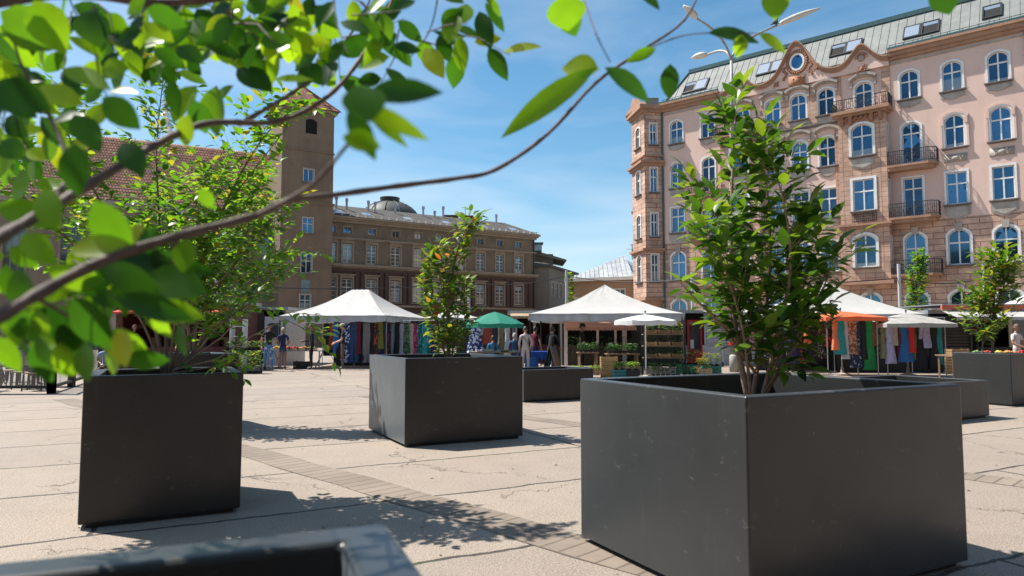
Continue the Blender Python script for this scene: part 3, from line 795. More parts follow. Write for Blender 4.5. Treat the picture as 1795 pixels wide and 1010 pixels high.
# corner oriel on the left end
W2L = (Matrix.Translation((13.71,59.8,0)) @ Matrix.Rotation(math.atan2(-.6385,.7697), 4, 'Z')).inverted()
Pa = Vector((13.50,59.95,0)); Pb = Vector((11.85,59.75,0)); Pc = Vector((11.25,62.7,0)); Pd = Vector((13.4,74,0))
def seg_wall(P, Q, holes_, z0, z1, mats, name='oriel_wall'):
    d = Q-P; ang = math.atan2(d.y, d.x)
    M = W2L @ Matrix.Translation(P) @ Matrix.Rotation(ang, 4, 'Z')
    m = MB(M); wall(m, 0, d.length, z0, z1, holes_, depth=.22); m.build(name, mats, PR)
    for h_ in holes_:
        loc = (M @ Vector((h_[0], 0, h_[1])))
        window(PR, loc.x, loc.z, h_[2], h_[3], h_[4], y=loc.y, rotz=ang - math.atan2(-.6385,.7697), casing=.1, nm=h_[5] if len(h_) > 5 else 1, sill=True)
rows = [(18.3,1.9),(14.0,2.2),(10.0,2.1),(6.0,2.4)]
seg_wall(Pb, Pa, [(.82, z, .6, h_, 0) for z, h_ in rows], 4.6, 21.3, RUST)
seg_wall(Pc, Pb, [(1.5, z, 1.0, h_, .2) for z, h_ in rows], 4.6, 21.3, RUST)
seg_wall(Pd, Pc, [(4, z, 1.1, h_, .2) for z, h_ in rows], 0, 21.3, PINK)
seg_wall(Pb + Vector((.5,.8,0)), Pa + Vector((0,.8,0)), [], 0, 4.6, RUST)
m = MB(W2L)
def offs(k_): return [(Pa.x+.1,Pa.y-k_),(Pa.x+.1,Pa.y+.5),(Pc.x+.6,Pc.y+.8),(Pc.x-k_,Pc.y+k_),(Pb.x-k_,Pb.y-k_)][::-1]
for z0, z1, k_ in ((21.2,21.5,.2),(21.501,21.85,.45),(17.2,17.32,.16),(16.35,16.6,.22),(16.601,16.8,.42),(8.6,8.75,.14),(8.751,8.95,.3),(4.35,4.6,.12),(4.0,4.349,-.2)):
    m = MB(W2L); m.slab(offs(k_), z0, z1); m.build('oriel_cornice', OCHRE, PR)
m = MB(W2L @ Matrix.Translation(Pc) @ Matrix.Rotation(math.atan2(Pb.y-Pc.y, Pb.x-Pc.x), 4, 'Z'))
m.prism([(-.5,21.86),(3.4,21.86),(3.1,22.1),(2.3,22.3),(1.5,23.0),(.7,22.3),(-.2,22.1)], -.45, .1); m.build('oriel_pediment', OCHRE, PR)
m = MB(W2L); m.box(12.1,13.3,60.3,60.9,21.86,22.75); m.build('chimney', ZINC, PR)
# neighbour continuing the terrace on the right
NB = thing('tenement_building', 'cream house joined to the right end of the pink tenement, barely inside the frame', 'building', (13.71,59.8,0), math.atan2(-.6385,.7697))
CREAM = stained('cream_render', (.52,.46,.37), (.35,.3,.24), .4)
hn = [(x, z, 1.2, 2.1, 0) for x in (28.2, 31, 33.8, 36.6) for z in (3, 7, 11, 15, 18.6)]
m = MB(); wall(m, PL_R+.02, 38, 0, 22.3, hn, y=-.1); m.box(PL_R+.02, 38, .2, 13, 0, 22.3); m.build('wall', CREAM, NB)
for x, z, a, c, r_ in hn: window(NB, x, z, a, c, r_, y=-.1)
m = MB(); m.box(PL_R+.02, 38, -.5, .1, 22.301, 22.6); m.box(PL_R+.02, 38, .3, 12, 22.601, 23.1); m.build('roof', ZINC, NB)

# ---------------------------------------------------------------- long dark building in the middle
MA = math.atan2(.5505,.8348)
MR_ = thing('palace_building', 'long soot darkened three storey building with red brown pilasters, right of the tower', 'building', (-19.52,72.5,0), MA)
mc = [0.1, 1.9, 4.7, 7.55, 10.35, 13.1, 15.95, 18.75, 21.55, 24.4]
hm = []
for c in mc: hm += [(c, 12.3, .85, .72, 0), (c, 9.05, 1.1, 2.1, 0), (c, 5.0, 1.2, 2.3, 0), (c, 1.0, 1.2, 2.2, 0)]
m = MB(); wall(m, -4, 26.88, 0, 14, hm, zsplit=8.2)
m.box(-4, 26.88, .3, 12, 0, 13.9)
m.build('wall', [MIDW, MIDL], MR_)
MWHITE = mat('old_white_frame', (.52,.50,.46), .6, noise=.15)
GLB = glass_mat('city_glass', (.20,.24,.26), metal=.5)
for x, z, a, c, r_ in hm:
    if z > 12: window(MR_, x, z, a, c, 0, style='mid3', casing=.12, sill=False, frame_m=MIDT, pane_m=GLASS, tr=2)
    else: window(MR_, x, z, a, c, 0, style='eight', casing=.0, sill=False, frame_m=MWHITE, pane_m=GLB, tr=.62)
m = MB()
for c in mc:
    for z, hh, ww in ((9.05, 2.1, 1.1), (5.0, 2.3, 1.2)):
        m.box(c-ww/2-.2, c-ww/2, -.07, 0, z-.1, z+hh+.1); m.box(c+ww/2, c+ww/2+.2, -.07, 0, z-.1, z+hh+.1); m.box(c-ww/2-.2, c+ww/2+.2, -.071, 0, z+hh+.101, z+hh+.42)
        m.box(c-ww/2-.35, c+ww/2+.35, -.25, 0, z+hh+.421, z+hh+.55); m.box(c-ww/2-.25, c+ww/2+.25, -.12, 0, z-.22, z-.101)
m.build('window_surround', MIDT, MR_)
m = MB()
for a, z0, z1 in ((-.22,13.45,13.7),(-.42,13.701,13.9),(-.62,13.901,14.08),(-.1,11.62,11.72),(-.22,11.721,11.86),(-.18,8.55,8.68),(-.4,8.681,8.95),(-.15,4.35,4.6)):
    m = MB(); m.box(-4, 26.88-a*.9, a, 0, z0, z1); m.build('cornice', MIDT, MR_)
m = MB()
for i in range(len(mc)-1):
    x = (mc[i]+mc[i+1])/2
    if mc[i+1]-mc[i] < 2: continue
    for dx in (-.32, .32): m.box(x+dx-.17, x+dx+.17, -.16, 0, 4.6, 7.9); m.box(x+dx-.22, x+dx+.22, -.22, 0, 7.901, 8.15)
m.box(25.9, 26.4, -.16, 0, 4.6, 7.9)
m.box(-4, 26.88, -.12, 0, 8.151, 8.4)
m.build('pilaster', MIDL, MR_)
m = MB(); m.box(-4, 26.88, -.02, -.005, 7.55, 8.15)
m.build('frieze_panel', MIDL, MR_)  # thin flat panel in the lower wall's own red render
m = MB()
m.add([(-4,-.6,14.1),(27.4,-.6,14.1),(25,4.2,16.1),(-4,4.2,16.1)], [(0,1,2,3)]); m.add([(27.4,-.6,14.1),(27.4,12.5,14.1),(25,8,16.1),(25,4.2,16.1)], [(0,1,2,3)])
m.add([(-4,4.2,16.1),(25,4.2,16.1),(25,8,16.1),(-4,8,16.1)], [(0,1,2,3)]); m.add([(-4,8,16.1),(25,8,16.1),(27.4,12.5,14.1),(-4,12.5,14.1)], [(0,1,2,3)])
rf = m.build('roof', FELT, MR_)
m = MB()
for i in range(34): m.box(-3.6+i*.92, -3.5+i*.92, -.55, -.3, 14.13, 14.45)
m.bar((-4,-.42,14.4),(27.2,-.42,14.4),.06); m.build('snow_guard', MWHITE, rf)
for x in (1.2, 4.4, 9.5, 14.5, 19.6, 24.2):
    m = MB(); m.add([(x-.5,.7,14.68),(x+.5,.7,14.68),(x+.5,1.6,15.05),(x-.5,1.6,15.05)], [(0,1,2,3)]); m.box(x-.55,x+.55,.65,.7,14.6,14.7); m.build('skylight', SKYL, rf)
for px, top, Y in ((590,345,75.5),(608,348,76),(646,352,78),(658,354,78),(693,358,80),(742,362,82),(762,370,83),(777,362,84),(870,376,89)):
    p = at(px, top, Y); m = MB(); m.tube([(p.x,p.y,14.6),(p.x,p.y,p.z)], .13, 8); m.tube([(p.x,p.y,p.z-.35),(p.x,p.y,p.z)], .18, 8)
    o = m.build('flue', GALV, None); o.parent = MR_; o.matrix_parent_inverse = (Matrix.Translation((-19.52,72.5,0)) @ Matrix.Rotation(MA,4,'Z')).inverted()
BR = mat('chimney_brick', (.16,.06,.04), .9, noise=.4)
for px, top, Y, ww in ((770,382,86,1.1),(790,377,86,1.6),(804,383,86,1.2),(818,378,87,1.5)):
    p = at(px, top, Y); m = MB(); m.box(p.x-ww/2,p.x+ww/2,p.y,p.y+.9,14.5,p.z-.25); m.box(p.x-ww/2-.12,p.x+ww/2+.12,p.y-.12,p.y+1.02,p.z-.25,p.z)
    o = m.build('chimney', BR, None); o.parent = MR_; o.matrix_parent_inverse = (Matrix.Translation((-19.52,72.5,0)) @ Matrix.Rotation(MA,4,'Z')).inverted()
m = MB(); p = at(816, 362, 86); m.tube([(p.x,p.y,15.5),(p.x,p.y,p.z)], .03, 5); m.bar((p.x-.5,p.y,p.z-.1),(p.x+.5,p.y,p.z-.25),.04); m.bar((p.x-.3,p.y,p.z-.35),(p.x+.3,p.y,p.z-.4),.03)
o = m.build('aerial', DARKM, None); o.parent = MR_; o.matrix_parent_inverse = (Matrix.Translation((-19.52,72.5,0)) @ Matrix.Rotation(MA,4,'Z')).inverted()
m = MB(); m.tube([(26.7,-.1,0),(26.7,-.1,13.9)], .09, 8); m.build('downpipe', DARKM, MR_)
# dome standing behind it
p = at(683, 381, 100)
D = thing('dome', 'grey metal dome with dark cap, rising behind the long dark building', 'dome', (p.x, p.y, 0))
DOMEM = mat('dome_metal', (.06,.066,.06), .6, metal=.1, noise=.3)
m = MB(); m.lathe([(4.3,0),(4.3,p.z-1)], 24); m.build('drum', MIDW, D)
m = MB(); m.lathe([(4.5*math.cos(t), p.z-1+3.4*math.sin(t)) for t in [i*math.pi/2/10 for i in range(10)]]+[(.8,p.z+2.45)], 24)
for i in range(12):
    a = i*math.pi/6; m.tube([(4.55*math.cos(t)*math.cos(a), 4.55*math.cos(t)*math.sin(a), p.z-1+3.45*math.sin(t)) for t in [k*math.pi/2/8 for k in range(8)]], .07, 4)
m.build('dome_shell', DOMEM, D, smooth=True)
m = MB(); q = at(680,353,96); m.lathe([(.9,p.z+1.5),(1.1,p.z+1.6),(1.1,p.z+2.2),(1.4,p.z+2.3),(1.5,p.z+2.9),(0,p.z+2.95)], 16); m.build('dome_cap', DARKM, D)

# ---------------------------------------------------------------- church tower
TR = thing('church_tower', 'square grey brown church tower with tiled pyramid roof and cross', 'tower', (-23.4,68,0), MA)
TW = 5.36
ht = [(2.75, 17.1, 1.05, 1.35, 0), (2.75, 11.75, 1.05, 1.6, 0), (2.7, 7.6, 1.1, 2.1, 0), (2.65, 3.9, 1.1, 1.5, 0), (2.95, 22.2, 1.2, 1.6, .3)]
m = MB(); wall(m, 0, TW, 0, 24.9, ht, y=0)
m.add([(0,0,0),(0,TW,0),(0,TW,24.9),(0,0,24.9)], [(3,2,1,0)]); m.add([(TW,0,0),(TW,TW,0),(TW,TW,24.9),(TW,0,24.9)], [(0,1,2,3)]); m.add([(0,TW,0),(TW,TW,0),(TW,TW,24.9),(0,TW,24.9)], [(3,2,1,0)])
m.build('wall', TOWW, TR)
for x, z, a, c, r_ in ht[:4]: window(TR, x, z, a, c, 0, style='tow', casing=.06, frame_m=MWHITE, pane_m=GLASS, tr=.6 if c > 1.4 else 2)
m = MB(); m.box(2.35,3.55,.15,.2,22.2,23.8)
for i in range(8): m.bar((2.35,.1,22.3+i*.18),(3.55,.1,22.3+i*.18),.05,.1)
m.build('louvre', BLACK, TR)
m = MB()
for z0, z1, k_ in ((20.3,20.45,.1),(14.75,14.9,.1),(14.901,15.05,.18),(24.4,24.6,.12),(24.601,24.88,.28),(0,1.2,.12)):
    m = MB(); m.slab([(-k_,-k_),(TW+k_,-k_),(TW+k_,TW+k_),(-k_,TW+k_)], z0, z1); m.build('string_course', TOWW, TR)
m = MB(); m.box(2.2,3.1,-.05,0,5.6,6.9); m.band(outl(.7,1.2,.35), outl(.7,1.2,.35,g=.1), -.1, -.0); m.build('niche', mat('niche_blue',(.16,.24,.25),.8,noise=.4), TR)
TTILE = brick_mat('tower_roof_tiles', (.36,.13,.075), (.12,.045,.03), .3, .3, .03, noise=.3, var=.2, axes='xz', bump=1.0)
TTILE2 = brick_mat('tower_roof_tiles_side', (.40,.15,.085), (.12,.045,.03), .3, .3, .03, noise=.3, var=.2, axes='yz', bump=1.0)
m = MB(); e = .5; P_ = [(-e,-e,24.9),(TW+e,-e,24.9),(TW+e,TW+e,24.9),(-e,TW+e,24.9)]; tp = (TW/2,TW/2,28.1)
m.add(P_+[tp], [(0,1,4),(2,3,4)], 0); m.add(P_+[tp], [(1,2,4),(3,0,4)], 1); m.add(P_, [(3,2,1,0)], 0)
for c in P_: m.bar(c, tp, .16, .12, 0)
rf = m.build('roof', [TTILE, TTILE2], TR)
GOLD = mat('gilded_metal', (.6,.36,.08), .35, metal=.9)
m = MB(); c = TW/2; m.lathe([(.28,27.4),(.1,27.9),(.07,28.7),(.06,30.9)], 8, (c,c,0)); m.bar((c-.42,c,30.35),(c+.42,c,30.35),.09); m.bar((c-.22,c,30.62),(c+.22,c,30.62),.07); cr_ = m.build('cross', IRON, TR)
m = MB(); m.ball((c,c,29.3), .24, n=10, m=8); m.build('orb', GOLD, cr_, smooth=True)
# ---------------------------------------------------------------- church nave
CA = math.atan2(.437,.9)
CH = thing('church', 'long church nave under an orange red tiled roof, left of the tower', 'church', (-47.5,61.07,0), CA)
hc = [(2+4.4*i, 6.5, 1.7, 5.2, .85) for i in range(6)]
m = MB(); wall(m, 0, 27, 0, 14.3, hc, depth=.5); m.box(0, 27, .6, 14, 0, 14.2); m.build('wall', CHW, CH)
for x, z, a, c, r_ in hc: window(CH, x, z, a, c, r_, style='church', casing=.2, sill=False, frame_m=MIDT, pane_m=GLB, tr=.5, nm=2)
m = MB(); m.box(-.2,27,-.25,0,13.6,13.9); m.box(-.3,27,-.5,0,13.901,14.25); m.build('cornice', PSTONE, CH)
sc_ = math.hypot(7.6, 7.9)
TL1 = brick_mat('nave_roof_tiles', (.56,.285,.19), (.27,.12,.08), .26, .34, .045, noise=.28, var=.16, axes='xz', bump=1.2, col_b=(.66,.39,.28))
m = MB(); m.add([(-.6,-.6,14.3),(27.3,-.6,14.3),(27.3,7,22.3),(6.3,7,22.3)], [(0,1,2,3)]); m.add([(-.6,-.6,14.3),(6.3,7,22.3),(-.6,14.6,14.3)], [(0,1,2)]); m.add([(6.3,7,22.3),(27.3,7,22.3),(27.3,14.6,14.3),(-.6,14.6,14.3)], [(0,1,2,3)])
m.add([(27.3,-.6,14.3),(27.3,14.6,14.3),(27.3,7,22.3)], [(0,1,2)])
# courses of tiles as real steps
for i in range(22):
    t = i/22; z = 14.3+8*t; y = -.6+7.6*t; x0 = -.6+6.9*t
    m.bar((x0,y-.03,z+.05),(27.3,y-.03,z+.05),.05,.07)
rf = m.build('roof', TL1, CH)
for x, t in ((13.5,.42),(19.3,.5)):
    m = MB(); z = 14.3+8*t; y = -.6+7.6*t; m.prism([(x-.45,z),(x+.45,z),(x+.4,z+.45),(x,z+.6),(x-.4,z+.45)][::1], y-.1, y+.8); m.build('dormer', DARKM, rf)
m = MB(); m.tube([(8.8,-.25,0),(8.8,-.25,14)], .09, 8); m.tube([(25.6,-.25,0),(25.6,-.25,14)], .09, 8); m.build('downpipe', GALV, CH)

# ---------------------------------------------------------------- annex and metal roofed house
AN = thing('annex_building', 'plain grey annex with dormer and slate eaves, right of the long dark building', 'building', (0,0,0))
ANW = stained('grey_render', (.155,.14,.115), (.09,.08,.065), .6, sc=.3)
m = MB(); wall(m, 2.7, 4.85, 0, 10.0, [], y=88); 
m2 = MB(Matrix.Translation((4.85,88,0)) @ Matrix.Rotation(math.atan2(12,4.3),4,'Z'))
ha = [(1.6+i*1.9, 6.3, 1.1, 1.9, 0) for i in range(5)] + [(3.6+i*3, 1.4, .9, 2.6, 0) for i in range(3)]
wall(m2, 0, 12.8, 0, 10.0, ha); m.v += m2.v; m.f += [tuple(i+4 for i in q) for q in m2.f] if len(m.v)-len(m2.v) == 4 else []; m.m += m2.m
m.build('wall', ANW, AN)
for x, z, a, c, r_ in ha:
    q = Vector((4.85,88,0)) + Vector((4.3,12,0)).normalized()*x; window(AN, q.x, z, a, c, 0, y=q.y, rotz=math.atan2(12,4.3), style='an', casing=.05, sill=False, frame_m=MWHITE, pane_m=GLB)
m = MB(); m.slab([(2.6,87.6),(5.1,87.5),(9.9,100),(2.6,100)], 10.001, 10.3); m.add([(2.6,87.6,10.3),(5.1,87.5,10.3),(9.9,100,10.3),(3,94,11.6)], [(0,1,3),(1,2,3)]); m.build('roof', FELT, AN)
m = MB(); m.box(2.4,5.6,92,99,10.35,12.2); m.prism([(2.2,12.2),(7.4,11.2),(7.4,11.4),(2.2,12.9)], 91.6, 99); m.build('upper_storey', ANW, AN)
m = MB(); m.box(2.8,4.0,90.6,92,12.4,13.4); m.box(2.85,3.95,90.55,90.6,12.5,13.3,1); m.box(2.7,4.2,90.4,92,13.4,13.6); m.build('dormer', [GREENM, GLASS], AN)
HS = thing('house', 'low brown house under a hipped grey seamed metal roof, beside the pink tenement', 'house', (0,0,0))
HW = stained('ochre_brown_render', (.30,.19,.11), (.18,.115,.075), .5, sc=.7)
F_ = Vector((6.4,76.2,0)); G_ = Vector((13.1,73,0)); H_ = Vector((20,85,0)); I_ = Vector((11,89,0))
hh = [(1.1, 4.2, .8, 1.1, 0), (4.4, 4.6, 1.1, 1.6, 0), (5.9,4.6,1.1,1.6,0), (2.8, 1, 1.0, 1.8, 0)]
d = G_-F_; an = math.atan2(d.y,d.x)
m = MB(Matrix.Translation(F_) @ Matrix.Rotation(an,4,'Z')); wall(m, 0, d.length, 0, 7.2, hh)
k0 = len(m.v); m.M = Matrix.Identity(4)
for P, Q in ((G_,H_),(H_,I_),(I_,F_)): m.add([(P.x,P.y,0),(Q.x,Q.y,0),(Q.x,Q.y,7.2),(P.x,P.y,7.2)], [(0,1,2,3)])
m.build('wall', HW, HS)
for x, z, a, c, r_ in hh:
    q = F_ + d.normalized()*x; window(HS, q.x, z, a, c, 0, y=q.y, rotz=an, style='hs', casing=.1, sill=False, frame_m=MWHITE, pane_m=GLB)
m = MB(); ez = 7.35; pk = Vector((13.4,80.5,10.7)); pk2 = Vector((13.6,83,10.7))
def ex(P, c=Vector((12.6,81,0))): return (P + (P-c).normalized()*.6)
cs = [ex(P) for P in (F_,G_,H_,I_)]; cs3 = [(p.x,p.y,ez) for p in cs]
m.add(cs3+[tuple(pk),tuple(pk2)], [(0,1,4),(1,2,5,4),(2,3,5),(3,0,4,5),(3,2,1,0)])
A0, A1 = Vector(cs3[0]), Vector(cs3[1])
for i in range(15):
    t = (i+.5)/15; e0 = A0.lerp(A1, t)
    up = (Vector(pk) - A0.lerp(A1, .93)); 
    # seam runs parallel to the slope until it meets the hip line
    k_ = min(t/.93, (1-t)/.07) if t > .93 else t/.93
    m.bar(e0+Vector((0,0,.04)), e0+up*k_+Vector((0,0,.04)), .06, .08)
m.build('roof', mat('pale_sheet_metal', (.37,.39,.40), .5, metal=.2, noise=.35, nscale=1.2), HS)
m = MB(); m.bar(cs3[0], cs3[1], .3, .35); m.build('gutter', MWHITE, HS)
m = MB(); p = at(1108, 428, 79); m.tube([(p.x,p.y,10),(p.x,p.y,p.z)], .05, 5); m.bar((p.x-.7,p.y,p.z-.6),(p.x+.2,p.y,p.z-.6),.04); m.bar((p.x-.3,p.y,p.z-.1),(p.x+.1,p.y,p.z-.1),.04); m.build('aerial', DARKM, HS)

# unseen terraces behind camera and right, added to block sky light and reflections
SQB = stained('brown_terrace_render', (.16,.13,.10), (.09,.07,.055), .6)
for (x, y, rz, ln, lb) in ((70,-26,math.pi,120,'long unseen brown terrace behind the camera, added to block sky light'),(46,34,rad(-97),58,'unseen brown terrace right of the square, added to block sky reflections')):
    t = thing('added_terrace_building', lb, 'building', (x,y,0), rz, 'unseen terraces added to block sky light')
    hs = [(3+i*3.6, z, 1.2, 2.1, 0) for i in range(int(ln/3.6)-1) for z in (4.5, 8.3, 12.1)]
    m = MB(); wall(m, 0, ln, 0, 16, hs); m.box(0, ln, .3, 11, 0, 16); m.build('wall', SQB, t)
    m = MB()
    for h_ in hs: m.box(h_[0]-.6,h_[0]+.6,.16,.2,h_[1],h_[1]+2.1)
    o = m.build('windows', GLB, t); o['kind'] = 'stuff'
    m = MB(); m.prism([(0,16.01),(ln,16.01),(ln,17.8),(0,17.8)], .5, 10.5); m.box(-.3,ln+.3,-.5,.3,15.8,16.1); m.build('roof', FELT, t)
# ---------------------------------------------------------------- leaves and trees
BARK = mat('grey_brown_bark', (.20,.145,.11), .85, noise=.4, nscale=14, bump=.6, stretch=(1,1,.3))
BARKP = mat('pale_cherry_bark', (.36,.235,.165), .7, noise=.35, nscale=16, bump=.4)
LEAF_A = leaf_mat('cherry_leaf', [(0,(.018,.06,.008)),(.4,(.045,.125,.012)),(.75,(.10,.21,.02)),(.96,(.15,.23,.03))], trans_tint=(2.2,1.8,.6), trans=.42)
LEAF_Y = leaf_mat('young_bronze_leaf', [(0,(.035,.10,.012)),(.4,(.07,.16,.018)),(.72,(.13,.22,.025)),(.93,(.22,.24,.04)),(.985,(.30,.11,.045))], trans_tint=(2.1,1.8,.6), trans=.45)
LEAF_B = leaf_mat('fresh_leaf', [(0,(.04,.13,.010)),(.5,(.08,.20,.014)),(.85,(.14,.28,.02)),(.98,(.24,.20,.03))], trans_tint=(2.2,1.9,.8), trans=.52)
LEAF_F = leaf_mat('near_leaf', [(0,(.010,.045,.006)),(.35,(.024,.09,.008)),(.55,(.08,.20,.010)),(.9,(.16,.30,.012)),(.98,(.24,.26,.03))], trans_tint=(2.7,2.3,.9), trans=.6, rough=.32)  # darkest tones of the ramp stand for leaves in shade
def rnd(a, c): return random.uniform(a, c)
def leaf(mb, base, d, n, Ln, W, segs=4, mi=0, droop=.25, fold=.25):
    d = Vector(d).normalized(); n = Vector(n); n = (n - d*n.dot(d))
    n = n.normalized() if n.length > 1e-5 else d.orthogonal().normalized()
    s = d.cross(n)
    P = []; F = []
    prof = {4: (.0,.78,1.0,.66,.0), 6: (0,.62,.93,1.0,.86,.52,0)}[segs]
    for i in range(segs+1):
        t = i/segs
        c = Vector(base) + d*(Ln*t) - n*(droop*Ln*t*t)
        wq = prof[i]*W/2
        if i in (0, segs): P.append(c)
        else:
            up = n*(fold*wq); P += [c - s*wq + up, c, c + s*wq + up]
    F += [(0,2,1),(0,3,2)]
    for i in range(1, segs-1):
        a = 1+(i-1)*3; b_ = a+3
        F += [(a,a+1,b_+1,b_),(a+1,a+2,b_+2,b_+1)]
    a = 1+(segs-2)*3; e = a+3
    F += [(a,a+1,e),(a+1,a+2,e)]
    o = len(mb.v); mb.v += P
    for f in F: mb.f.append(tuple(i+o for i in f)); mb.m.append(mi)
def curve_pts(p, d, L_, n=4, up=0.0, wob=.15):
    pts = [Vector(p)]; d = Vector(d).normalized()
    for i in range(n):
        d = (d + Vector((rnd(-wob,wob), rnd(-wob,wob), rnd(-wob,wob)+up))).normalized(); pts.append(pts[-1] + d*L_/n)
    return pts
def leafy_twig(tw, lf, pts, r, leafs, Ln, W, light, tip=True, droop=.3, segs=4, npairs=1):
    tw.tube(pts, [r*(1-.75*i/(len(pts)-1)) for i in range(len(pts))], 5, cap=False)
    n = leafs
    for k in range(n):
        t = (k+.6)/n; x = t*(len(pts)-1); i = min(int(x), len(pts)-2); p = pts[i].lerp(pts[i+1], x-i); d = (pts[i+1]-pts[i]).normalized()
        side = d.cross(Vector((0,0,1))); side = side.normalized() if side.length > .1 else Vector((rnd(-1,1),rnd(-1,1),0)).normalized()
        sg = 1 if k % 2 else -1
        dd = (d*rnd(.25,.8) + side*sg*rnd(.6,1) + Vector((rnd(-.2,.2),rnd(-.2,.2),rnd(-.55,.2)))).normalized()
        s_ = rnd(.62,1.12)
        pet = p + dd*Ln*.13; 
        leaf(lf, pet, dd, Vector((rnd(-.5,.5),rnd(-.5,.5),1)), Ln*s_, W*s_, segs, droop=rnd(.05,droop+.15), fold=rnd(.1,.45))
        if segs > 4: tw.tube([p, pet], r*.3, 4, cap=False)
    if tip: leaf(lf, pts[-1], d, Vector((rnd(-.4,.4),rnd(-.4,.4),1)), Ln, W, segs)
def make_tree(name, label, stems, lm, bark, ntw, Lt, Ln, W, per, group=None, t0=.25, up=.1, flare=None, cat='tree', seed=1, light=None, extra=None):
    random.seed(seed)
    base = stems[0][0][0]
    t = thing(name, label, cat, tuple(base), 0, group)
    tr = MB(Matrix.Translation(-Vector(base))); lf = MB(); I = MB(); 
    tot = sum(sum((Vector(b_)-Vector(a)).length for a, b_ in zip(s[:-1], s[1:])) for s, r in stems)
    for s, r in stems:
        # smooth the stem
        P = [Vector(p) for p in s]; Q = []
        for i in range(len(P)-1):
            for k in range(4):
                q = P[max(i-1,0)]; a = P[i]; c = P[i+1]; e = P[min(i+2,len(P)-1)]; u = k/4
                Q.append(.5*((2*a)+(-q+c)*u+(2*q-5*a+4*c-e)*u*u+(-q+3*a-3*c+e)*u**3))
        Q.append(P[-1]); n = len(Q)
        I.tube(Q, [r*(1-.82*i/(n-1)) for i in range(n)], 8)
        ln = sum((Q[i+1]-Q[i]).length for i in range(n-1)); k_ = max(2, int(ntw*ln/tot))
        for j in range(k_):
            x = t0 + (1-t0)*(j+rnd(0,1))/k_; xi = min(int(x*(n-1)), n-2); p = Q[xi].lerp(Q[xi+1], x*(n-1)-xi); d0 = (Q[xi+1]-Q[xi]).normalized()
            a = rnd(0, 2*math.pi); d = Vector((math.cos(a), math.sin(a), rnd(-.15,.8))) + d0*.4
            L_ = Lt*(1-.55*x)*rnd(.5,1.15) * (flare(x) if flare else 1)
            leafy_twig(I, lf, curve_pts(p, d, L_, 4, up), max(.0025, r*.22*(1-.6*x)), max(2, int(per*L_/Lt+1)), Ln, W, light)
        leafy_twig(I, lf, [Q[-3], Q[-2], Q[-1]], r*.18, 5, Ln*.9, W*.9, light)
    if extra: extra(I, lf)
    B = Vector(base)
    I.v = [v - B for v in I.v]; lf.v = [v - B for v in lf.v]
    I.build('trunk', bark, t, smooth=True); lf.build('crown', lm, t, smooth=True)
    return t
def P3(px, py, Y): return at(px, py, Y)
# cherry in the largest planter
def ex_big(I, lf):
    for pts, n in (([P3(1325,655,4.6),P3(1270,575,4.45),P3(1215,520,4.3),P3(1190,492,4.2)], 9), ([P3(1350,560,4.6),P3(1420,480,4.5),P3(1470,425,4.45)], 9), ([P3(1370,600,4.6),P3(1430,520,4.5),P3(1462,455,4.4)], 9)):
        leafy_twig(I, lf, pts, .012, n, .15, .075, None)
    for _ in range(6):
        leafy_twig(I, lf, curve_pts(P3(1345,655,4.6), (rnd(-.3,1),rnd(-1,0),.3), .3, 3), .004, 5, .13, .065, None)
make_tree('cherry_tree', 'broad leafy multi stemmed cherry tree rising from the largest planter', [
    ([P3(1312,700,4.6),P3(1292,600,4.55),P3(1282,480,4.55),P3(1283,330,4.55),P3(1290,185,4.6)], .024),
    ([P3(1318,700,4.65),P3(1335,600,4.7),P3(1350,470,4.75),P3(1345,330,4.75),P3(1320,230,4.7)], .017),
    ([P3(1335,700,4.6),P3(1360,600,4.5),P3(1385,480,4.4),P3(1375,360,4.4),P3(1345,260,4.45)], .016),
    ([P3(1318,700,4.65),P3(1296,560,4.8),P3(1250,430,4.9),P3(1222,330,4.95)], .014),
    ([P3(1335,700,4.65),P3(1380,590,4.8),P3(1415,480,4.85),P3(1428,400,4.85)], .014),
    ([P3(1335,700,4.6),P3(1385,620,4.6),P3(1430,540,4.55),P3(1462,450,4.5)], .015),
    ([P3(1316,700,4.55),P3(1302,580,4.4),P3(1270,470,4.3),P3(1236,400,4.25)], .011)],
    LEAF_A, BARKP, 225, .42, .155, .070, 8, t0=.20, up=.12, seed=11, extra=ex_big)
# slender tree in the mid planter
Ym = 9.85
make_tree('cherry_tree', 'slender young cherry tree with lighter bronze tipped leaves in the mid square planter', [
    ([P3(787,640,Ym),P3(786,560,Ym),P3(793,480,Ym),P3(808,420,Ym),P3(830,385,Ym)], .030),
    ([P3(790,640,Ym+.1),P3(800,570,Ym+.2),P3(812,500,Ym+.2)], .016),
    ([P3(785,640,Ym-.1),P3(765,560,Ym-.2),P3(752,470,Ym-.2)], .016),
    ([P3(786,560,Ym),P3(772,490,Ym+.1),P3(760,440,Ym+.1)], .012)],
    LEAF_Y, BARK, 185, .46, .145, .068, 8, t0=.10, up=.1, seed=5, flare=lambda x: 1.0 if x > .12 else .7)
# small tree in the far right planter
Yr = 14.3
make_tree('cherry_tree', 'small bronze green tree in the blue grey planter at the far right', [
    ([P3(1740,625,Yr),P3(1741,560,Yr),P3(1744,500,Yr),P3(1742,450,Yr)], .032),
    ([P3(1722,625,Yr+.1),P3(1722,580,Yr+.1),P3(1712,530,Yr+.1)], .022),
    ([P3(1742,560,Yr),P3(1760,500,Yr-.1),P3(1765,470,Yr-.1)], .018)],
    LEAF_Y, BARK, 190, .85, .18, .085, 8, t0=.24, up=.1, seed=8)
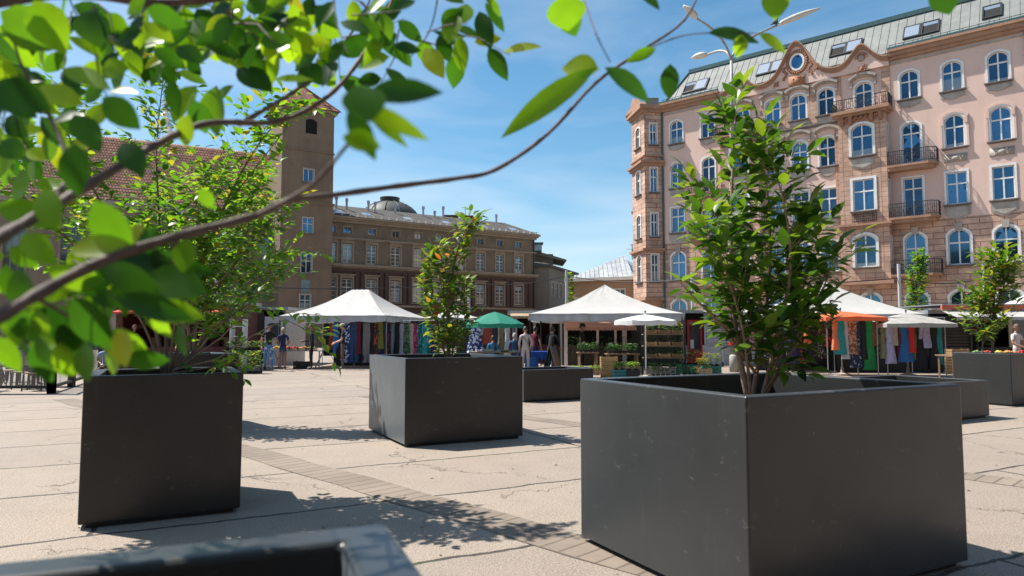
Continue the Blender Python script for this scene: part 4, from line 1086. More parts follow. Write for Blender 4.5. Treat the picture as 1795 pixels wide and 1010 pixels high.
# bushy thin tree in the left planter
Yl = 5.85
def sh(px, py, Y=Yl): return P3(px, py, Y)
def ex_left(I, lf):
    # trailing shoots that hang out over the market
    for pts, n in (([sh(300,655),sh(390,590,5.6),sh(450,520,5.5),sh(520,420,5.5)], 16), ([sh(300,650),sh(380,630,5.5),sh(440,590,5.4),sh(500,560,5.3),sh(560,590,5.3),sh(590,640,5.3)], 16),
                   ([sh(305,600),sh(400,560,5.6),sh(440,540,5.5),sh(530,550,5.4)], 14), ([sh(310,560),sh(410,470,5.7),sh(480,440,5.6),sh(530,440,5.5)], 18),
                   ([sh(330,440),sh(420,330,5.8),sh(490,240,5.8),sh(530,190,5.8)], 18), ([sh(300,655),sh(400,640,5.6),sh(430,610,5.5),sh(470,600,5.4)], 12)):
        leafy_twig(I, lf, pts, .008, n, .10, .055, None)
        for k in range(3):
            i = random.randrange(1, len(pts)); leafy_twig(I, lf, curve_pts(pts[i], (rnd(-1,1),rnd(-1,1),rnd(-.5,.6)), .28, 3), .004, 7, .095, .05, None)
make_tree('serviceberry_tree', 'bushy thin stemmed tree with small bright leaves in the narrow left planter', [
    ([sh(290,660),sh(268,560,5.8),sh(215,420,5.75),sh(130,270,5.7),sh(110,150,5.7)], .017),
    ([sh(292,660),sh(290,540,5.9),sh(280,400,5.95),sh(275,250,6.0),sh(290,110,6.0)], .016),
    ([sh(300,660),sh(335,520,5.9),sh(385,380,5.9),sh(455,250,5.9),sh(520,185,5.9)], .016),
    ([sh(296,660),sh(310,540,5.7),sh(340,420,5.6),sh(360,310,5.6)], .012),
    ([sh(288,660),sh(235,540,5.6),sh(130,430,5.5),sh(30,330,5.4),sh(10,250,5.4)], .012),
    ([sh(300,660),sh(360,540,6.0),sh(430,440,6.1),sh(495,360,6.1)], .012),
    ([sh(300,660),sh(370,580,6.2),sh(440,530,6.2),sh(485,480,6.2)], .009),
    ([sh(300,660),sh(350,500,6.3),sh(410,400,6.4),sh(450,310,6.4)], .010),
    ([sh(292,660),sh(250,520,6.1),sh(190,450,6.2),sh(150,380,6.2)], .009)],
    LEAF_B, BARK, 560, .60, .098, .054, 12, t0=.24, up=.05, seed=21, extra=ex_left)
Yb = 10.6
make_tree('serviceberry_tree', 'denser bushy tree rising from the planter behind the narrow left planter', [
    ([P3(335,625,Yb),P3(325,540,Yb),P3(300,430,Yb),P3(285,330,Yb)], .030),
    ([P3(338,625,Yb),P3(350,520,Yb),P3(370,400,Yb),P3(378,310,Yb)], .028),
    ([P3(340,625,Yb),P3(380,520,Yb),P3(430,420,Yb),P3(440,350,Yb)], .024),
    ([P3(332,625,Yb),P3(290,520,Yb),P3(240,440,Yb),P3(200,400,Yb)], .020),
    ([P3(340,625,Yb),P3(390,560,Yb-.2),P3(450,500,Yb-.2),P3(480,450,Yb-.2)], .018)],
    LEAF_B, BARK, 460, .90, .115, .062, 14, t0=.22, up=.05, seed=33)
# street tree in front of the pink house, plant on the wall
Ys = 40
make_tree('street_tree', 'narrow bright green tree standing against the pink tenement behind the stalls', [
    ([P3(1607,628,Ys),P3(1607,560,Ys),P3(1607,500,Ys),P3(1610,452,Ys)], .07)],
    LEAF_B, BARK, 120, 1.15, .26, .17, 11, t0=.35, up=.1, seed=3)
make_tree('climbing_plant', 'green climber growing up the corner of the low brown house', [
    ([P3(1003,575,74),P3(1001,530,74),P3(998,482,74)], .05)], LEAF_B, BARK, 60, .8, .30, .25, 9, t0=.1, seed=4, cat='plant')

# ---------------------------------------------------------------- tree over the camera: branches close to the lens
random.seed(99)
fb = Vector((-.62, .42, 0))
FT = thing('serviceberry_tree', 'nearest tree, out of focus branches and big bright leaves hanging across the view', 'tree', tuple(fb + Vector((0,0,.9))))
I = MB(); lf = MB()
def smooth(P, k_=5):
    P = [Vector(p) for p in P]; Q = []
    for i in range(len(P)-1):
        for k in range(k_):
            q = P[max(i-1,0)]; a = P[i]; c = P[i+1]; e = P[min(i+2,len(P)-1)]; u = k/k_
            Q.append(.5*((2*a)+(-q+c)*u+(2*q-5*a+4*c-e)*u*u+(-q+3*a-3*c+e)*u**3))
    return Q + [P[-1]]
def limb(P, r0, r1):
    Q = smooth(P); n = len(Q)
    I.tube(Q, [(r0+(r1-r0)*i/(n-1))*(1+.12*math.sin(i*1.9)) for i in range(n)], 8); return Q
tb = fb + Vector((0,0,.9))
# stems leave the soil out of frame at the lower left
limb([tb, tb+Vector((-.05,.02,.35)), P3(-120,640,.66), P3(-30,575,.72), P3(60,520,.78), P3(180,458,.84), P3(310,415,.9), P3(450,378,.98), P3(505,352,1.04), P3(585,342,1.12), P3(700,326,1.2), P3(800,313,1.26), P3(870,297,1.3), P3(960,235,1.36), P3(1045,145,1.42), P3(1120,92,1.46), P3(1200,35,1.5), P3(1235,-40,1.55)], .0088, .0024)
limb([tb+Vector((.02,0,0)), tb+Vector((-.08,.0,.5)), P3(-140,520,.70), P3(-40,440,.76), P3(60,382,.86), P3(180,310,.98), P3(300,240,1.1), P3(375,215,1.2), P3(480,214,1.28), P3(560,180,1.32), P3(620,120,1.4), P3(680,20,1.5), P3(700,-60,1.55)], .0090, .0035)
limb([P3(450,378,.98), P3(540,330,.86), P3(600,265,.78), P3(640,215,.74)], .004, .0015)
limb([P3(420,218,1.25), P3(530,150,1.5), P3(590,90,1.55), P3(640,20,1.6), P3(660,-50,1.6)], .005, .002)
limb([tb+Vector((-.03,0,0)), tb+Vector((-.25,.1,.8)), P3(-260,120,.9), P3(-60,20,1.0), P3(120,-10,1.1), P3(280,5,1.15), P3(440,-10,1.25), P3(620,-40,1.35), P3(820,-60,1.4), P3(1000,-70,1.45), P3(1190,-90,1.5)], .011, .003)
limb([P3(1000,-70,1.45), P3(1020,-10,1.3), P3(1045,60,1.2), P3(1070,110,1.2)], .0018, .001)
limb([P3(770,-55,1.4), P3(765,10,1.45), P3(750,60,1.5), P3(720,100,1.5)], .002, .001)
limb([P3(300,240,1.1), P3(290,180,1.3), P3(300,130,1.35), P3(320,60,1.4), P3(330,-20,1.4)], .003, .0015)
limb([P3(80,370,.88), P3(120,300,1.0), P3(90,210,1.05), P3(40,120,1.05), P3(10,20,1.05)], .004, .0015)
limb([P3(60,520,.78), P3(130,560,.9), P3(180,590,.95), P3(240,600,1.0)], .003, .0012)
limb([P3(310,415,.9), P3(290,500,1.0), P3(260,560,1.02), P3(240,575,1.02)], .0025, .0012)
limb([P3(1120,92,1.46), P3(1200,62,1.4), P3(1290,58,1.35), P3(1350,60,1.32)], .0018, .0009)
limb([P3(1000,-70,1.45), P3(1250,-95,1.5), P3(1480,-80,1.5), P3(1640,-50,1.45)], .003, .0015)
def nleaf(px, py, Y, ang, lpx, wpx, tilt=None, face=None, droop=.15):
    """leaf whose base is seen at px,py at distance Y, pointing along ang (degrees, 0 = right, 90 = up) lpx long"""
    b0 = P3(px, py, Y); s = Y/FPX
    dz = rnd(-.45,.45) if tilt is None else tilt
    d = Vector((math.cos(rad(ang)), dz, math.sin(rad(ang))))
    n = Vector((rnd(-.35,.35), -1, rnd(-.1,.75))) if face is None else Vector(face)
    leaf(lf, b0, d, n, lpx*s*math.sqrt(1+dz*dz)*.98, wpx*s, 6, droop=droop, fold=rnd(.08,.3))
# the leaves one can pick out in the photograph
for a in [
 (1045,118,1.2,215,215,46),(1050,122,1.2,168,70,52),(1060,118,1.2,-32,105,46),(1175,112,1.4,-92,62,34),(1150,85,1.42,205,60,22),
 (985,-8,1.15,-75,60,75),(985,8,1.2,-60,60,50),(1115,-20,1.3,-50,60,24),(1240,58,1.35,-5,100,36),(1330,58,1.32,-35,62,30),(1300,60,1.34,-95,40,28),
 (1645,-35,1.2,-65,66,58),(1360,-30,1.3,-85,62,50),
 (640,165,.76,2,140,52),(620,180,.74,-28,155,34),(610,190,.74,-60,110,40),(650,215,.7,110,90,80),(600,240,.72,-10,70,50),(640,190,.8,-45,110,22),
 (840,20,1.45,-75,80,34),(850,5,1.45,-50,60,22),(800,25,1.45,-105,60,40),(745,85,1.5,-60,70,38),(770,60,1.5,-70,55,30),
 (360,80,1.2,-8,60,34),(300,140,1.2,-80,70,32),(415,120,1.3,-30,80,52),(340,175,1.2,-75,60,40),(380,150,1.25,-100,90,60),
 (345,150,1.3,-120,80,52),(410,150,1.3,-150,70,38),(455,85,1.4,-100,60,32),(420,40,1.4,-70,50,32),(480,90,1.4,-100,60,32),(510,60,1.4,-75,60,30),(540,110,1.4,-60,50,34),
 (480,140,1.3,10,70,22),(330,200,1.1,-110,60,42),(255,75,1.3,-120,62,32),(215,50,1.3,-80,64,44),(150,20,1.2,-60,80,60),(60,0,1.0,-60,110,70),(0,20,1.0,-30,110,80),
 (110,120,1.0,-20,100,44),(50,160,1.0,-10,105,60),(130,200,1.0,-50,90,48),(180,170,.9,-40,90,50),(215,250,1.0,-50,80,46),
 (-20,150,.8,-20,120,70),(130,250,.8,-80,100,55),(-10,360,.9,-15,105,52),
 (80,470,.9,-20,100,46),(30,470,.9,-70,90,50),(120,440,.85,10,110,50),(215,400,1.0,-40,90,56),(180,470,.9,-20,120,52),(260,480,.9,-15,110,70),(290,475,.95,2,85,34),(320,480,.95,-60,60,34),
 (200,520,.85,-15,140,46),(130,520,.85,-60,110,60),(60,540,.9,-40,90,50),(110,560,.9,-75,80,48),(240,540,.95,-5,110,52),(215,575,.9,-85,70,52),(150,600,.8,-80,70,50),(60,600,.82,-90,80,36),(0,590,.9,-70,70,44),(105,600,.9,-80,55,36),(20,540,.85,-60,70,46),
 (90,640,.8,120,60,30),(40,410,.9,-40,85,46),(165,350,.85,-65,110,72),(75,330,.85,-60,90,50),(330,420,.9,-100,60,50),(350,330,.95,-60,40,26)]:
    nleaf(*a)
# filling sprays along the upper left boughs
def spray(px, py, Y, n, ang, spread, lpx, wpx, ln=110):
    e = P3(px + math.cos(rad(ang))*ln, py - math.sin(rad(ang))*ln, Y+rnd(-.1,.15)); s = P3(px, py, Y); mid = (s+e)/2 + Vector((rnd(-.01,.01),0,rnd(-.01,.02)))
    I.tube([s, mid, e], [.0018,.0014,.0008], 5, cap=False)
    for k in range(n):
        t = (k+.5)/n; q = s.lerp(e, t); sc = EYE
        qx = px + math.cos(rad(ang))*ln*t; qy = py - math.sin(rad(ang))*ln*t
        sg = 1 if k % 2 else -1
        nleaf(qx, qy, Y, ang + sg*rnd(25,75), lpx*rnd(.75,1.15), wpx*rnd(.75,1.15), face=(rnd(-.6,.6), -1, rnd(-.4,.9)))
for (x0, x1, y0, y1, cnt, Y0, Y1, lp, wp) in ((-40,260,-20,130,18,1.05,1.5,66,36),(230,700,-30,50,19,1.2,1.55,60,33),(260,420,40,110,5,1.25,1.5,56,31),(560,800,-20,110,8,1.35,1.6,62,34),(-40,190,100,280,9,1.1,1.4,66,38),
        (-30,260,410,540,11,.9,1.1,70,38),(-30,150,530,590,3,.85,.95,65,40)):
    for _ in range(cnt):
        spray(rnd(x0,x1), rnd(y0,y1), rnd(Y0,Y1), random.choice((3,4,5)), rnd(-110,20), 50, lp, wp, ln=rnd(60,120))
# boughs above and beside the frame (they shade the near planter and the paving)
for _ in range(12):
    p = Vector((rnd(-1.3,.5), rnd(.35,1.9), rnd(2.3,3.1)))
    pts = curve_pts(p, (rnd(-1,1), rnd(-.3,1), rnd(-.2,.5)), .45, 4)
    leafy_twig(I, lf, pts, .003, 9, .075, .042, None)
limb([tb, tb+Vector((-.1,.1,.9)), Vector((-.7,.8,2.5)), Vector((-.4,1.2,2.8)), Vector((.2,1.6,2.9))], .012, .003)
limb([tb, tb+Vector((-.3,.1,.9)), Vector((-1.1,.9,2.5)), Vector((-1.3,1.3,3.0))], .012, .003)
B_ = Vector(FT.location)
I.v = [v-B_ for v in I.v]; lf.v = [Vector(v)-B_ for v in lf.v]
I.build('trunk', mat('dark_twig_bark', (.105,.062,.048), .7, noise=.45, nscale=30, bump=.4), FT, smooth=True); lf.build('crown', LEAF_F, FT, smooth=True)

random.seed(404)
m = MB()
for _ in range(420):
    y = rnd(2.2, 16)**1.0; x = rnd(-.8,.85)*y; a = rnd(0,6.28); q = rnd(.008,.03) if random.random() < .8 else rnd(.03,.055)
    leaf(m, (x,y,.006), (math.cos(a),math.sin(a),rnd(0,.12)), (rnd(-.3,.3),rnd(-.3,.3),1), q, q*.5, 4)
o = m.build('fallen_leaves', leaf_mat('dry_leaf', [(0,(.06,.035,.018)),(.5,(.10,.07,.03)),(.9,(.16,.13,.07))], trans=.1)); o['kind'] = 'stuff'; o['label'] = 'tiny dry leaves and crumbs scattered over the paving'
# ---------------------------------------------------------------- market stalls
random.seed(5)
def quad_sheet(mb, a, b, c, d, nu, nv, off=None, mi=0):
    a, b, c, d = map(Vector, (a, b, c, d)); P = []
    for j in range(nv+1):
        for i in range(nu+1):
            u, v = i/nu, j/nv; p = (a*(1-u)+b*u)*(1-v) + (d*(1-u)+c*u)*v
            if off: p = p + off(u, v)
            P.append(p)
    mb.add(P, [(j*(nu+1)+i, j*(nu+1)+i+1, (j+1)*(nu+1)+i+1, (j+1)*(nu+1)+i) for j in range(nv) for i in range(nu)], mi)
VAL = mat('grey_valance', (.48,.49,.51), .6, noise=.25, nscale=3, bump=.3, trans=.15)
def tent(label, x, y, rot, w_, d_, ze, zp, ridge=0.0, val=.24, canvas=None, legs=True, vm=None):
    t = thing('market_tent', label, 'market tent', (x, y, 0), rot, 'market tents')
    m = MB(); r = ridge/2; cx_, cy_ = w_/2, d_/2
    c = [(0,0,ze),(w_,0,ze),(w_,d_,ze),(0,d_,ze)]; p0 = (cx_-r,cy_,zp); p1 = (cx_+r,cy_,zp)
    def sag(u, v): return Vector((0, 0, -.16*math.sin(math.pi*v)*(1) + .012*math.sin(u*23+v*7)))
    for a, b_, q, p in ((c[0],c[1],p1,p0),(c[1],c[2],p1,p1),(c[2],c[3],p0,p1),(c[3],c[0],p0,p0)):
        quad_sheet(m, a, b_, q, p, 14, 8, sag)
    m.build('canopy', canvas or CANVAS, t, smooth=True)
    m = MB()
    for a, b_ in ((c[0],c[1]),(c[1],c[2]),(c[2],c[3]),(c[3],c[0])):
        A_, B2 = Vector(a), Vector(b_); n = (B2-A_).cross(Vector((0,0,1))).normalized(); ph = rnd(0,6)
        quad_sheet(m, A_+n*.01, B2+n*.01, B2+n*.01+Vector((0,0,-val)), A_+n*.01+Vector((0,0,-val)), 30, 3, lambda u, v: n*(.035*v*math.sin(u*31+ph)+.02*v*math.sin(u*77)) + Vector((0,0,-.05*v*math.sin(math.pi*((u*4)%1)))))
    m.build('valance', vm or VAL, t, smooth=True)
    if legs:
        for a in c:
            m = MB(); m.box(a[0]-.025+(.03 if a[0]==0 else -.03), a[0]+.025+(.03 if a[0]==0 else -.03), a[1]-.025+(.03 if a[1]==0 else -.03), a[1]+.025+(.03 if a[1]==0 else -.03), 0, ze); m.box(a[0]-.07,a[0]+.07,a[1]-.07,a[1]+.07,0,.02); m.build('leg', DARKM, t)
        m = MB()
        for i in range(4):
            a, b_ = Vector(c[i]), Vector(c[(i+1)%4]); m.bar(a-Vector((0,0,.04)), b_-Vector((0,0,.04)), .035)
        m.bar((cx_,cy_,zp-.5),(cx_,cy_,zp-.03),.04)
        for a in c: m.bar(Vector(a)-Vector((0,0,.05)), (cx_,cy_,zp-.35), .03)
        m.build('roof_frame', GALV, t)
    return t
def umbrella(label, x, y, R, zt, drop, mat_, n=8, base=True, sq=False, rot=.2, group='market umbrellas', pole=None, tiltx=0):
    t = thing('market_umbrella', label, 'umbrella', (x, y, 0), rot, group)
    m = MB(); ring = []; 
    K = 4
    for k in range(K+1):
        f = k/K
        for j in range(n*4):
            a = 2*math.pi*j/(n*4); rr = R*f
            if sq: rr *= 1/max(abs(math.cos(a)), abs(math.sin(a)))
            q = (j % 4)/4; scal = 1 - .035*math.sin(math.pi*q)*f
            ring.append((rr*scal*math.cos(a), rr*scal*math.sin(a), zt - drop*(f**1.25) - .03*math.sin(math.pi*q)*f))
    N = n*4
    m.add(ring, [(k*N+j, k*N+(j+1)%N, (k+1)*N+(j+1)%N, (k+1)*N+j) for k in range(K) for j in range(N)])
    last = ring[-N:]
    m.add(last + [(p[0]*1.005, p[1]*1.005, p[2]-.13-.02*math.sin(j*1.7)) for j, p in enumerate(last)], [(j,(j+1)%N,N+(j+1)%N,N+j) for j in range(N)])
    m.build('canopy', mat_, t, smooth=False)
    m = MB(); m.tube([(0,0,0),(0,0,zt+.06)], .022, 8); m.build('pole', pole or GALV, t)
    m = MB()
    for j in range(n):
        p = last[j*4]; m.bar((0,0,zt-.06), (p[0],p[1],p[2]-.01), .015); m.bar((0,0,zt-drop*1.3), (p[0]*.5,p[1]*.5,zt-drop*.45), .012)
    m.build('rib', GALV, t)
    m = MB(); m.lathe([(0,zt+.05),(.03,zt+.06),(.035,zt+.1),(0,zt+.13)], 8); m.build('finial', DARKM, t)
    if base: m = MB(); m.lathe([(.0,0),(.26,0),(.26,.06),(.06,.1),(.04,.3),(0,.3)], 14); m.build('foot', STONE, t)
    return t
ROT = rad(-4)
# tent 1: left white one
p = at(492, 556, 28.6); tent('left white market tent with the flattened ridge, over the racks of trousers and dresses', p.x, 28.4, rad(-10), 4.7, 5.9, 2.17, 3.42, .8)
p = at(742, 556, 33); tent('small white market tent partly hidden behind the slender tree', p.x-.3, 33.5, 0, 3.2, 3.0, 2.2, 2.85)
p = at(928, 550, 24.6); tent('wide white market tent over the vegetable and herb stall', p.x, 25.0, rad(-7), 5.6, 5.0, 2.16, 3.38)
p = at(1360, 552, 24.6); tent('white market tent behind the orange and grey umbrellas', p.x, 25.4, rad(-6), 5.65, 5.0, 2.15, 3.6, val=.2, vm=CANVAS)
p = at(1774, 552, 30); tent('white market tent cut off by the right edge of the picture', p.x, 30, 0, 4.5, 4, 2.3, 3.3)
ORANGE = mat('orange_fabric', (.80,.19,.07), .8, noise=.1, nscale=4, trans=.35)
GREYF = mat('grey_fabric', (.40,.385,.35), .85, noise=.2, nscale=4, trans=.15)
GREENF = mat('green_fabric', (.02,.25,.17), .75, noise=.12, nscale=4, trans=.3)
WHITEF = mat('white_umbrella_fabric', (.66,.67,.67), .8, noise=.1, nscale=4, trans=.2)
p = at(868, 547, 24); umbrella('green umbrella above the clothes table', at(868,547,25.4).x, 25.2, 1.08, 2.24, .44, GREENF, 8, pole=DARKM)
p = at(1131, 552, 22.2); umbrella('small white umbrella on a thin white pole at the herb stall', p.x, 22.2, 1.04, 2.06, .20, WHITEF, 8, pole=WHITE)
p = at(1473, 546, 23.4); umbrella('square orange umbrella over hanging dresses', p.x, 23.4, 1.08, 2.2, .20, ORANGE, 4, sq=True, rot=.04)
p = at(1588, 552, 23.0); umbrella('square grey umbrella sagging right of the orange one', p.x, 23.0, 1.12, 2.12, .34, GREYF, 4, sq=True, rot=-.1)

# ---------------------------------------------------------------- garments
def fab(name, col, **k): return mat('cloth_'+name, tuple(c*.85 for c in col), .85, **dict(dict(noise=.25, nscale=7, bump=.5), **k))
def pattern_mat(name, c1, c2, scale=9, thr=.5, stripes=False, c3=None):
    m = bpy.data.materials.new('cloth_'+name); m.use_nodes = True; t = m.node_tree; b = t.nodes['Principled BSDF']; b.inputs['Roughness'].default_value = .85
    tcn = t.nodes.new('ShaderNodeTexCoord')
    if stripes:
        x = t.nodes.new('ShaderNodeTexWave'); x.bands_direction = 'Z' if stripes == 'h' else 'X'; x.inputs['Scale'].default_value = scale; src = x.outputs['Fac']
    else:
        x = t.nodes.new('ShaderNodeTexNoise'); x.inputs['Scale'].default_value = scale; x.inputs['Detail'].default_value = 2; src = x.outputs['Fac']
    t.links.new(tcn.outputs['Object'], x.inputs['Vector'])
    r = t.nodes.new('ShaderNodeValToRGB'); r.color_ramp.interpolation = 'CONSTANT'; e = r.color_ramp.elements
    e[0].color = (*c1, 1); e[0].position = 0; e[1].position = thr; e[1].color = (*c2, 1)
    if c3: q = e.new(min(.95, thr+.1)); q.color = (*c3, 1)
    t.links.new(src, r.inputs[0]); t.links.new(r.outputs[0], b.inputs['Base Color']); return m
FAB = dict(
 navyfloral=pattern_mat('navy_floral', (.02,.03,.12), (.55,.6,.72), 11, .52), black=fab('black', (.012,.012,.014)), navy=fab('navy', (.015,.025,.09), noise=.2), jeans=fab('jeans', (.03,.07,.18), noise=.3),
 grey=fab('grey', (.22,.22,.24), noise=.15), rust=fab('rust', (.33,.055,.03)), blue=fab('blue', (.04,.16,.45)), lblue=fab('light_blue', (.30,.42,.62), noise=.2), olive=fab('olive', (.17,.18,.03)), white=fab('white', (.62,.61,.6)),
 cream=fab('cream', (.5,.44,.34)), magenta=pattern_mat('magenta_print', (.30,.01,.10), (.5,.12,.22), 12, .55), teal=fab('teal', (.02,.28,.27)), tealdark=pattern_mat('teal_print', (.01,.09,.10), (.05,.26,.24), 10, .52), green=fab('green', (.015,.24,.05)),
 red=fab('red', (.62,.02,.02)), orange=fab('orange', (.75,.20,.08)), lilac=fab('lilac', (.42,.38,.56)), darkfloral=pattern_mat('dark_floral', (.015,.02,.045), (.18,.22,.35), 9, .58, c3=(.5,.45,.5)), brownfloral=pattern_mat('brown_floral', (.18,.06,.03), (.42,.22,.14), 12, .5),
 stripe=pattern_mat('mono_stripe', (.02,.02,.02), (.7,.7,.7), 9, .5, 'h'), spots=pattern_mat('black_white_spots', (.012,.012,.015), (.6,.6,.6), 30, .62), khaki=fab('khaki', (.22,.19,.10)), burg=fab('burgundy', (.14,.012,.025)), midblue=fab('mid_blue', (.025,.13,.34), noise=.2),
 redfloral=pattern_mat('red_floral', (.02,.02,.02), (.5,.05,.04), 10, .55), pink=fab('pink', (.6,.25,.28)), greenprint=pattern_mat('green_print', (.02,.06,.03), (.12,.22,.1), 12, .5))
CN = dict(navyfloral='navy and white floral', black='plain black', navy='dark navy', jeans='indigo denim', grey='light grey', rust='rust red', blue='bright blue', lblue='pale blue', olive='olive yellow', white='white', cream='cream', magenta='magenta printed', teal='plain teal', tealdark='dark teal printed', green='emerald green', red='scarlet', orange='orange', lilac='pale lilac', darkfloral='dark blue floral', brownfloral='brown floral', stripe='black and white striped', spots='black and white speckled', khaki='khaki', burg='burgundy', midblue='royal blue', redfloral='black and red floral', pink='pink', greenprint='green printed')
def garment(kind, fab_, x, y, ztop, ln, wd, label, group, rot=0.0):
    t = thing({'dress':'hanging_dress','trousers':'hanging_trousers','top':'hanging_blouse','skirt':'hanging_skirt'}[kind], label, {'dress':'dress','trousers':'trousers','top':'blouse','skirt':'skirt'}[kind], (x, y, ztop), rot, group)
    m = MB(); NZ, NA = 12, 20; ph = rnd(0,6)
    def tubeg(cx_, prof, depth, nw):
        P = []
        for i in range(NZ+1):
            v = i/NZ; z = -ln*v; hw = prof(v)*wd/2
            for j in range(NA):
                a = 2*math.pi*j/NA; rp = 1 + .13*v*math.sin(nw*a+ph) + .05*math.sin(3*a+v*5+ph)
                P.append((cx_(v)+hw*math.cos(a)*rp, depth*(.35+.75*v)*math.sin(a)*rp + .01*math.sin(v*9+ph), z))
        m.add(P, [(i*NA+j, i*NA+(j+1)%NA, (i+1)*NA+(j+1)%NA, (i+1)*NA+j) for i in range(NZ) for j in range(NA)] + [tuple(range(NA))])
    if kind == 'dress': tubeg(lambda v: 0, lambda v: (.62+.1*math.sin(v*8) if v < .3 else .55+.45*(v-.3)/.7), .085, 6)
    elif kind == 'skirt': tubeg(lambda v: 0, lambda v: .55+.45*v, .09, 7)
    elif kind == 'top':
        tubeg(lambda v: 0, lambda v: .78 if v > .08 else .5+v*3.5, .07, 3)
        for s in (-1, 1): m.tube([(s*wd*.34,0,-.04),(s*wd*.52,0,-.2),(s*wd*.56,.01,-.2-ln*.42)], [.055,.06,.05], 8)
    else:
        tubeg(lambda v: -wd*.2-.03*v*wd, lambda v: .52-.08*v, .06, 2); tubeg(lambda v: wd*.2+.03*v*wd, lambda v: .52-.08*v, .06, 2)
    m.build('fabric', FAB[fab_], t, smooth=True)
    m = MB(); m.tube([(-wd*.3,0,-.01),(0,0,.07),(wd*.3,0,-.01)], .008, 5); m.tube([(0,0,.07),(0,0,.1),(.02,0,.125),(0,0,.145),(-.02,0,.13)], .005, 5); m.build('hanger', DARKM, t)
    return t
def rack(label, x0, x1, y, z, group='clothes rails under the market tents'):
    t = thing('clothes_rack', label, 'clothes rack', ((x0+x1)/2, y, 0), 0, group); h = (x1-x0)/2
    m = MB(); m.tube([(-h,0,z+.14),(h,0,z+.14)], .016, 8); m.build('rail', GALV, t)
    for s in (-h+.02, h-.02, 0):
        m = MB(); m.tube([(s,0,0),(s,0,z+.13)], .016, 6); m.box(s-.02,s+.02,-.3,.3,0,.03); m.build('leg', GALV, t)
def hang_row(items, px0, px1, Y, ztop, where, group):
    n = len(items)
    xs = [at(px0 + (px1-px0)*(i+.5)/n, 560, Y).x for i in range(n)]
    for i, (kind, f, ln, wd) in enumerate(items):
        word = {'dress':'dress','trousers':'trousers','top':'blouse','skirt':'skirt'}
        nm_ = lambda q: CN[items[q][1]] + ' ' + word[items[q][0]]
        if i == 0: rel = 'at the left end, beside the ' + nm_(1)
        elif i == n-1: rel = 'at the right end, beside the ' + nm_(n-2)
        else: rel = 'between the ' + CN[items[i-1][1]] + ' and ' + CN[items[i+1][1]] + ' ones'
        lab = f"{nm_(i)} {rel}, {where}"
        lab = lab.replace(' and white', '-white').replace(' and red', '-red')
        if len(lab.split()) > 16: lab = lab.replace('at the ', 'at ').replace('left end, beside', 'left end by').replace('right end, beside', 'right end by').replace('plain ', '').replace('dark ', '')
        garment(kind, f, xs[i], Y + rnd(-.08,.08), ztop + rnd(-.03,.02), ln, wd, lab, group, rnd(-.25,.25))
    rack('bare metal clothes rail carrying the garments ' + where, xs[0]-.25, xs[-1]+.25, Y, ztop)
hang_row([('trousers','black',1.35,.42),('trousers','rust',1.1,.4),('trousers','blue',1.3,.34),('dress','black',1.5,.40),('trousers','navyfloral',1.66,.46),('dress','black',1.4,.3),('trousers','jeans',1.62,.44),('dress','burg',1.3,.26),('dress','black',1.6,.3),
          ('trousers','grey',1.62,.46),('trousers','black',1.3,.42),('dress','redfloral',1.5,.34),('dress','olive',1.1,.3)], 572, 672, 28.2, 1.88, 'under left tent', 'clothes hanging under the left white tent')
hang_row([('trousers','jeans',1.4,.4),('dress','redfloral',1.3,.32),('dress','lblue',1.3,.3),('dress','black',1.3,.26),('dress','lilac',1.4,.28),('dress','greenprint',1.2,.4),('dress','cream',1.35,.3),('dress','magenta',1.4,.44),('dress','tealdark',1.4,.36),('dress','teal',1.45,.32),('dress','tealdark',1.35,.3),('dress','navy',1.3,.3)],
         668, 765, 29.2, 1.84, 'in left tent corner', 'dresses hanging at the right corner of the left white tent')
hang_row([('dress','navyfloral',1.2,.7),('top','white',.5,.5),('dress','rust',.85,.55),('dress','navy',1.3,.3),('dress','khaki',1.3,.32),('dress','white',1.3,.3)], 828, 895, 27.5, 1.85, 'behind green umbrella', 'clothes hanging behind the green umbrella')
hang_row([('dress','black',1.4,.4),('dress','pink',1.0,.34),('dress','black',1.5,.4),('dress','spots',1.4,.4),('dress','brownfloral',1.3,.34),('dress','black',1.5,.4),('dress','lblue',.9,.34),('dress','navy',1.5,.4),('dress','redfloral',1.5,.4),('dress','orange',.8,.3),('dress','black',1.45,.4),('dress','spots',1.3,.4),('dress','redfloral',.9,.3)], 1300, 1455, 24.0, 1.86, 'on the shaded rail', 'dresses hanging in the shade left of the orange umbrella')
hang_row([('dress','orange',.95,.26),('dress','teal',1.12,.44),('dress','stripe',1.25,.26),('dress','brownfloral',1.1,.48),('dress','darkfloral',1.55,.5),('dress','black',1.3,.24),('dress','green',1.62,.44),('dress','rust',.8,.22),('dress','greenprint',1.1,.26)], 1456, 1546, 22.7, 1.86, 'under orange umbrella', 'dresses hanging under the orange umbrella')
hang_row([('dress','khaki',1.2,.26),('dress','lilac',1.35,.34),('top','cream',.8,.5),('dress','burg',1.2,.26),('dress','midblue',1.3,.56),('dress','red',1.0,.26),('dress','khaki',1.25,.26),('dress','black',1.5,.52),('top','lilac',.85,.5),('dress','black',1.55,.36),('trousers','teal',1.4,.28)], 1544, 1648, 22.5, 1.82, 'under grey umbrella', 'clothes hanging under the grey umbrella')

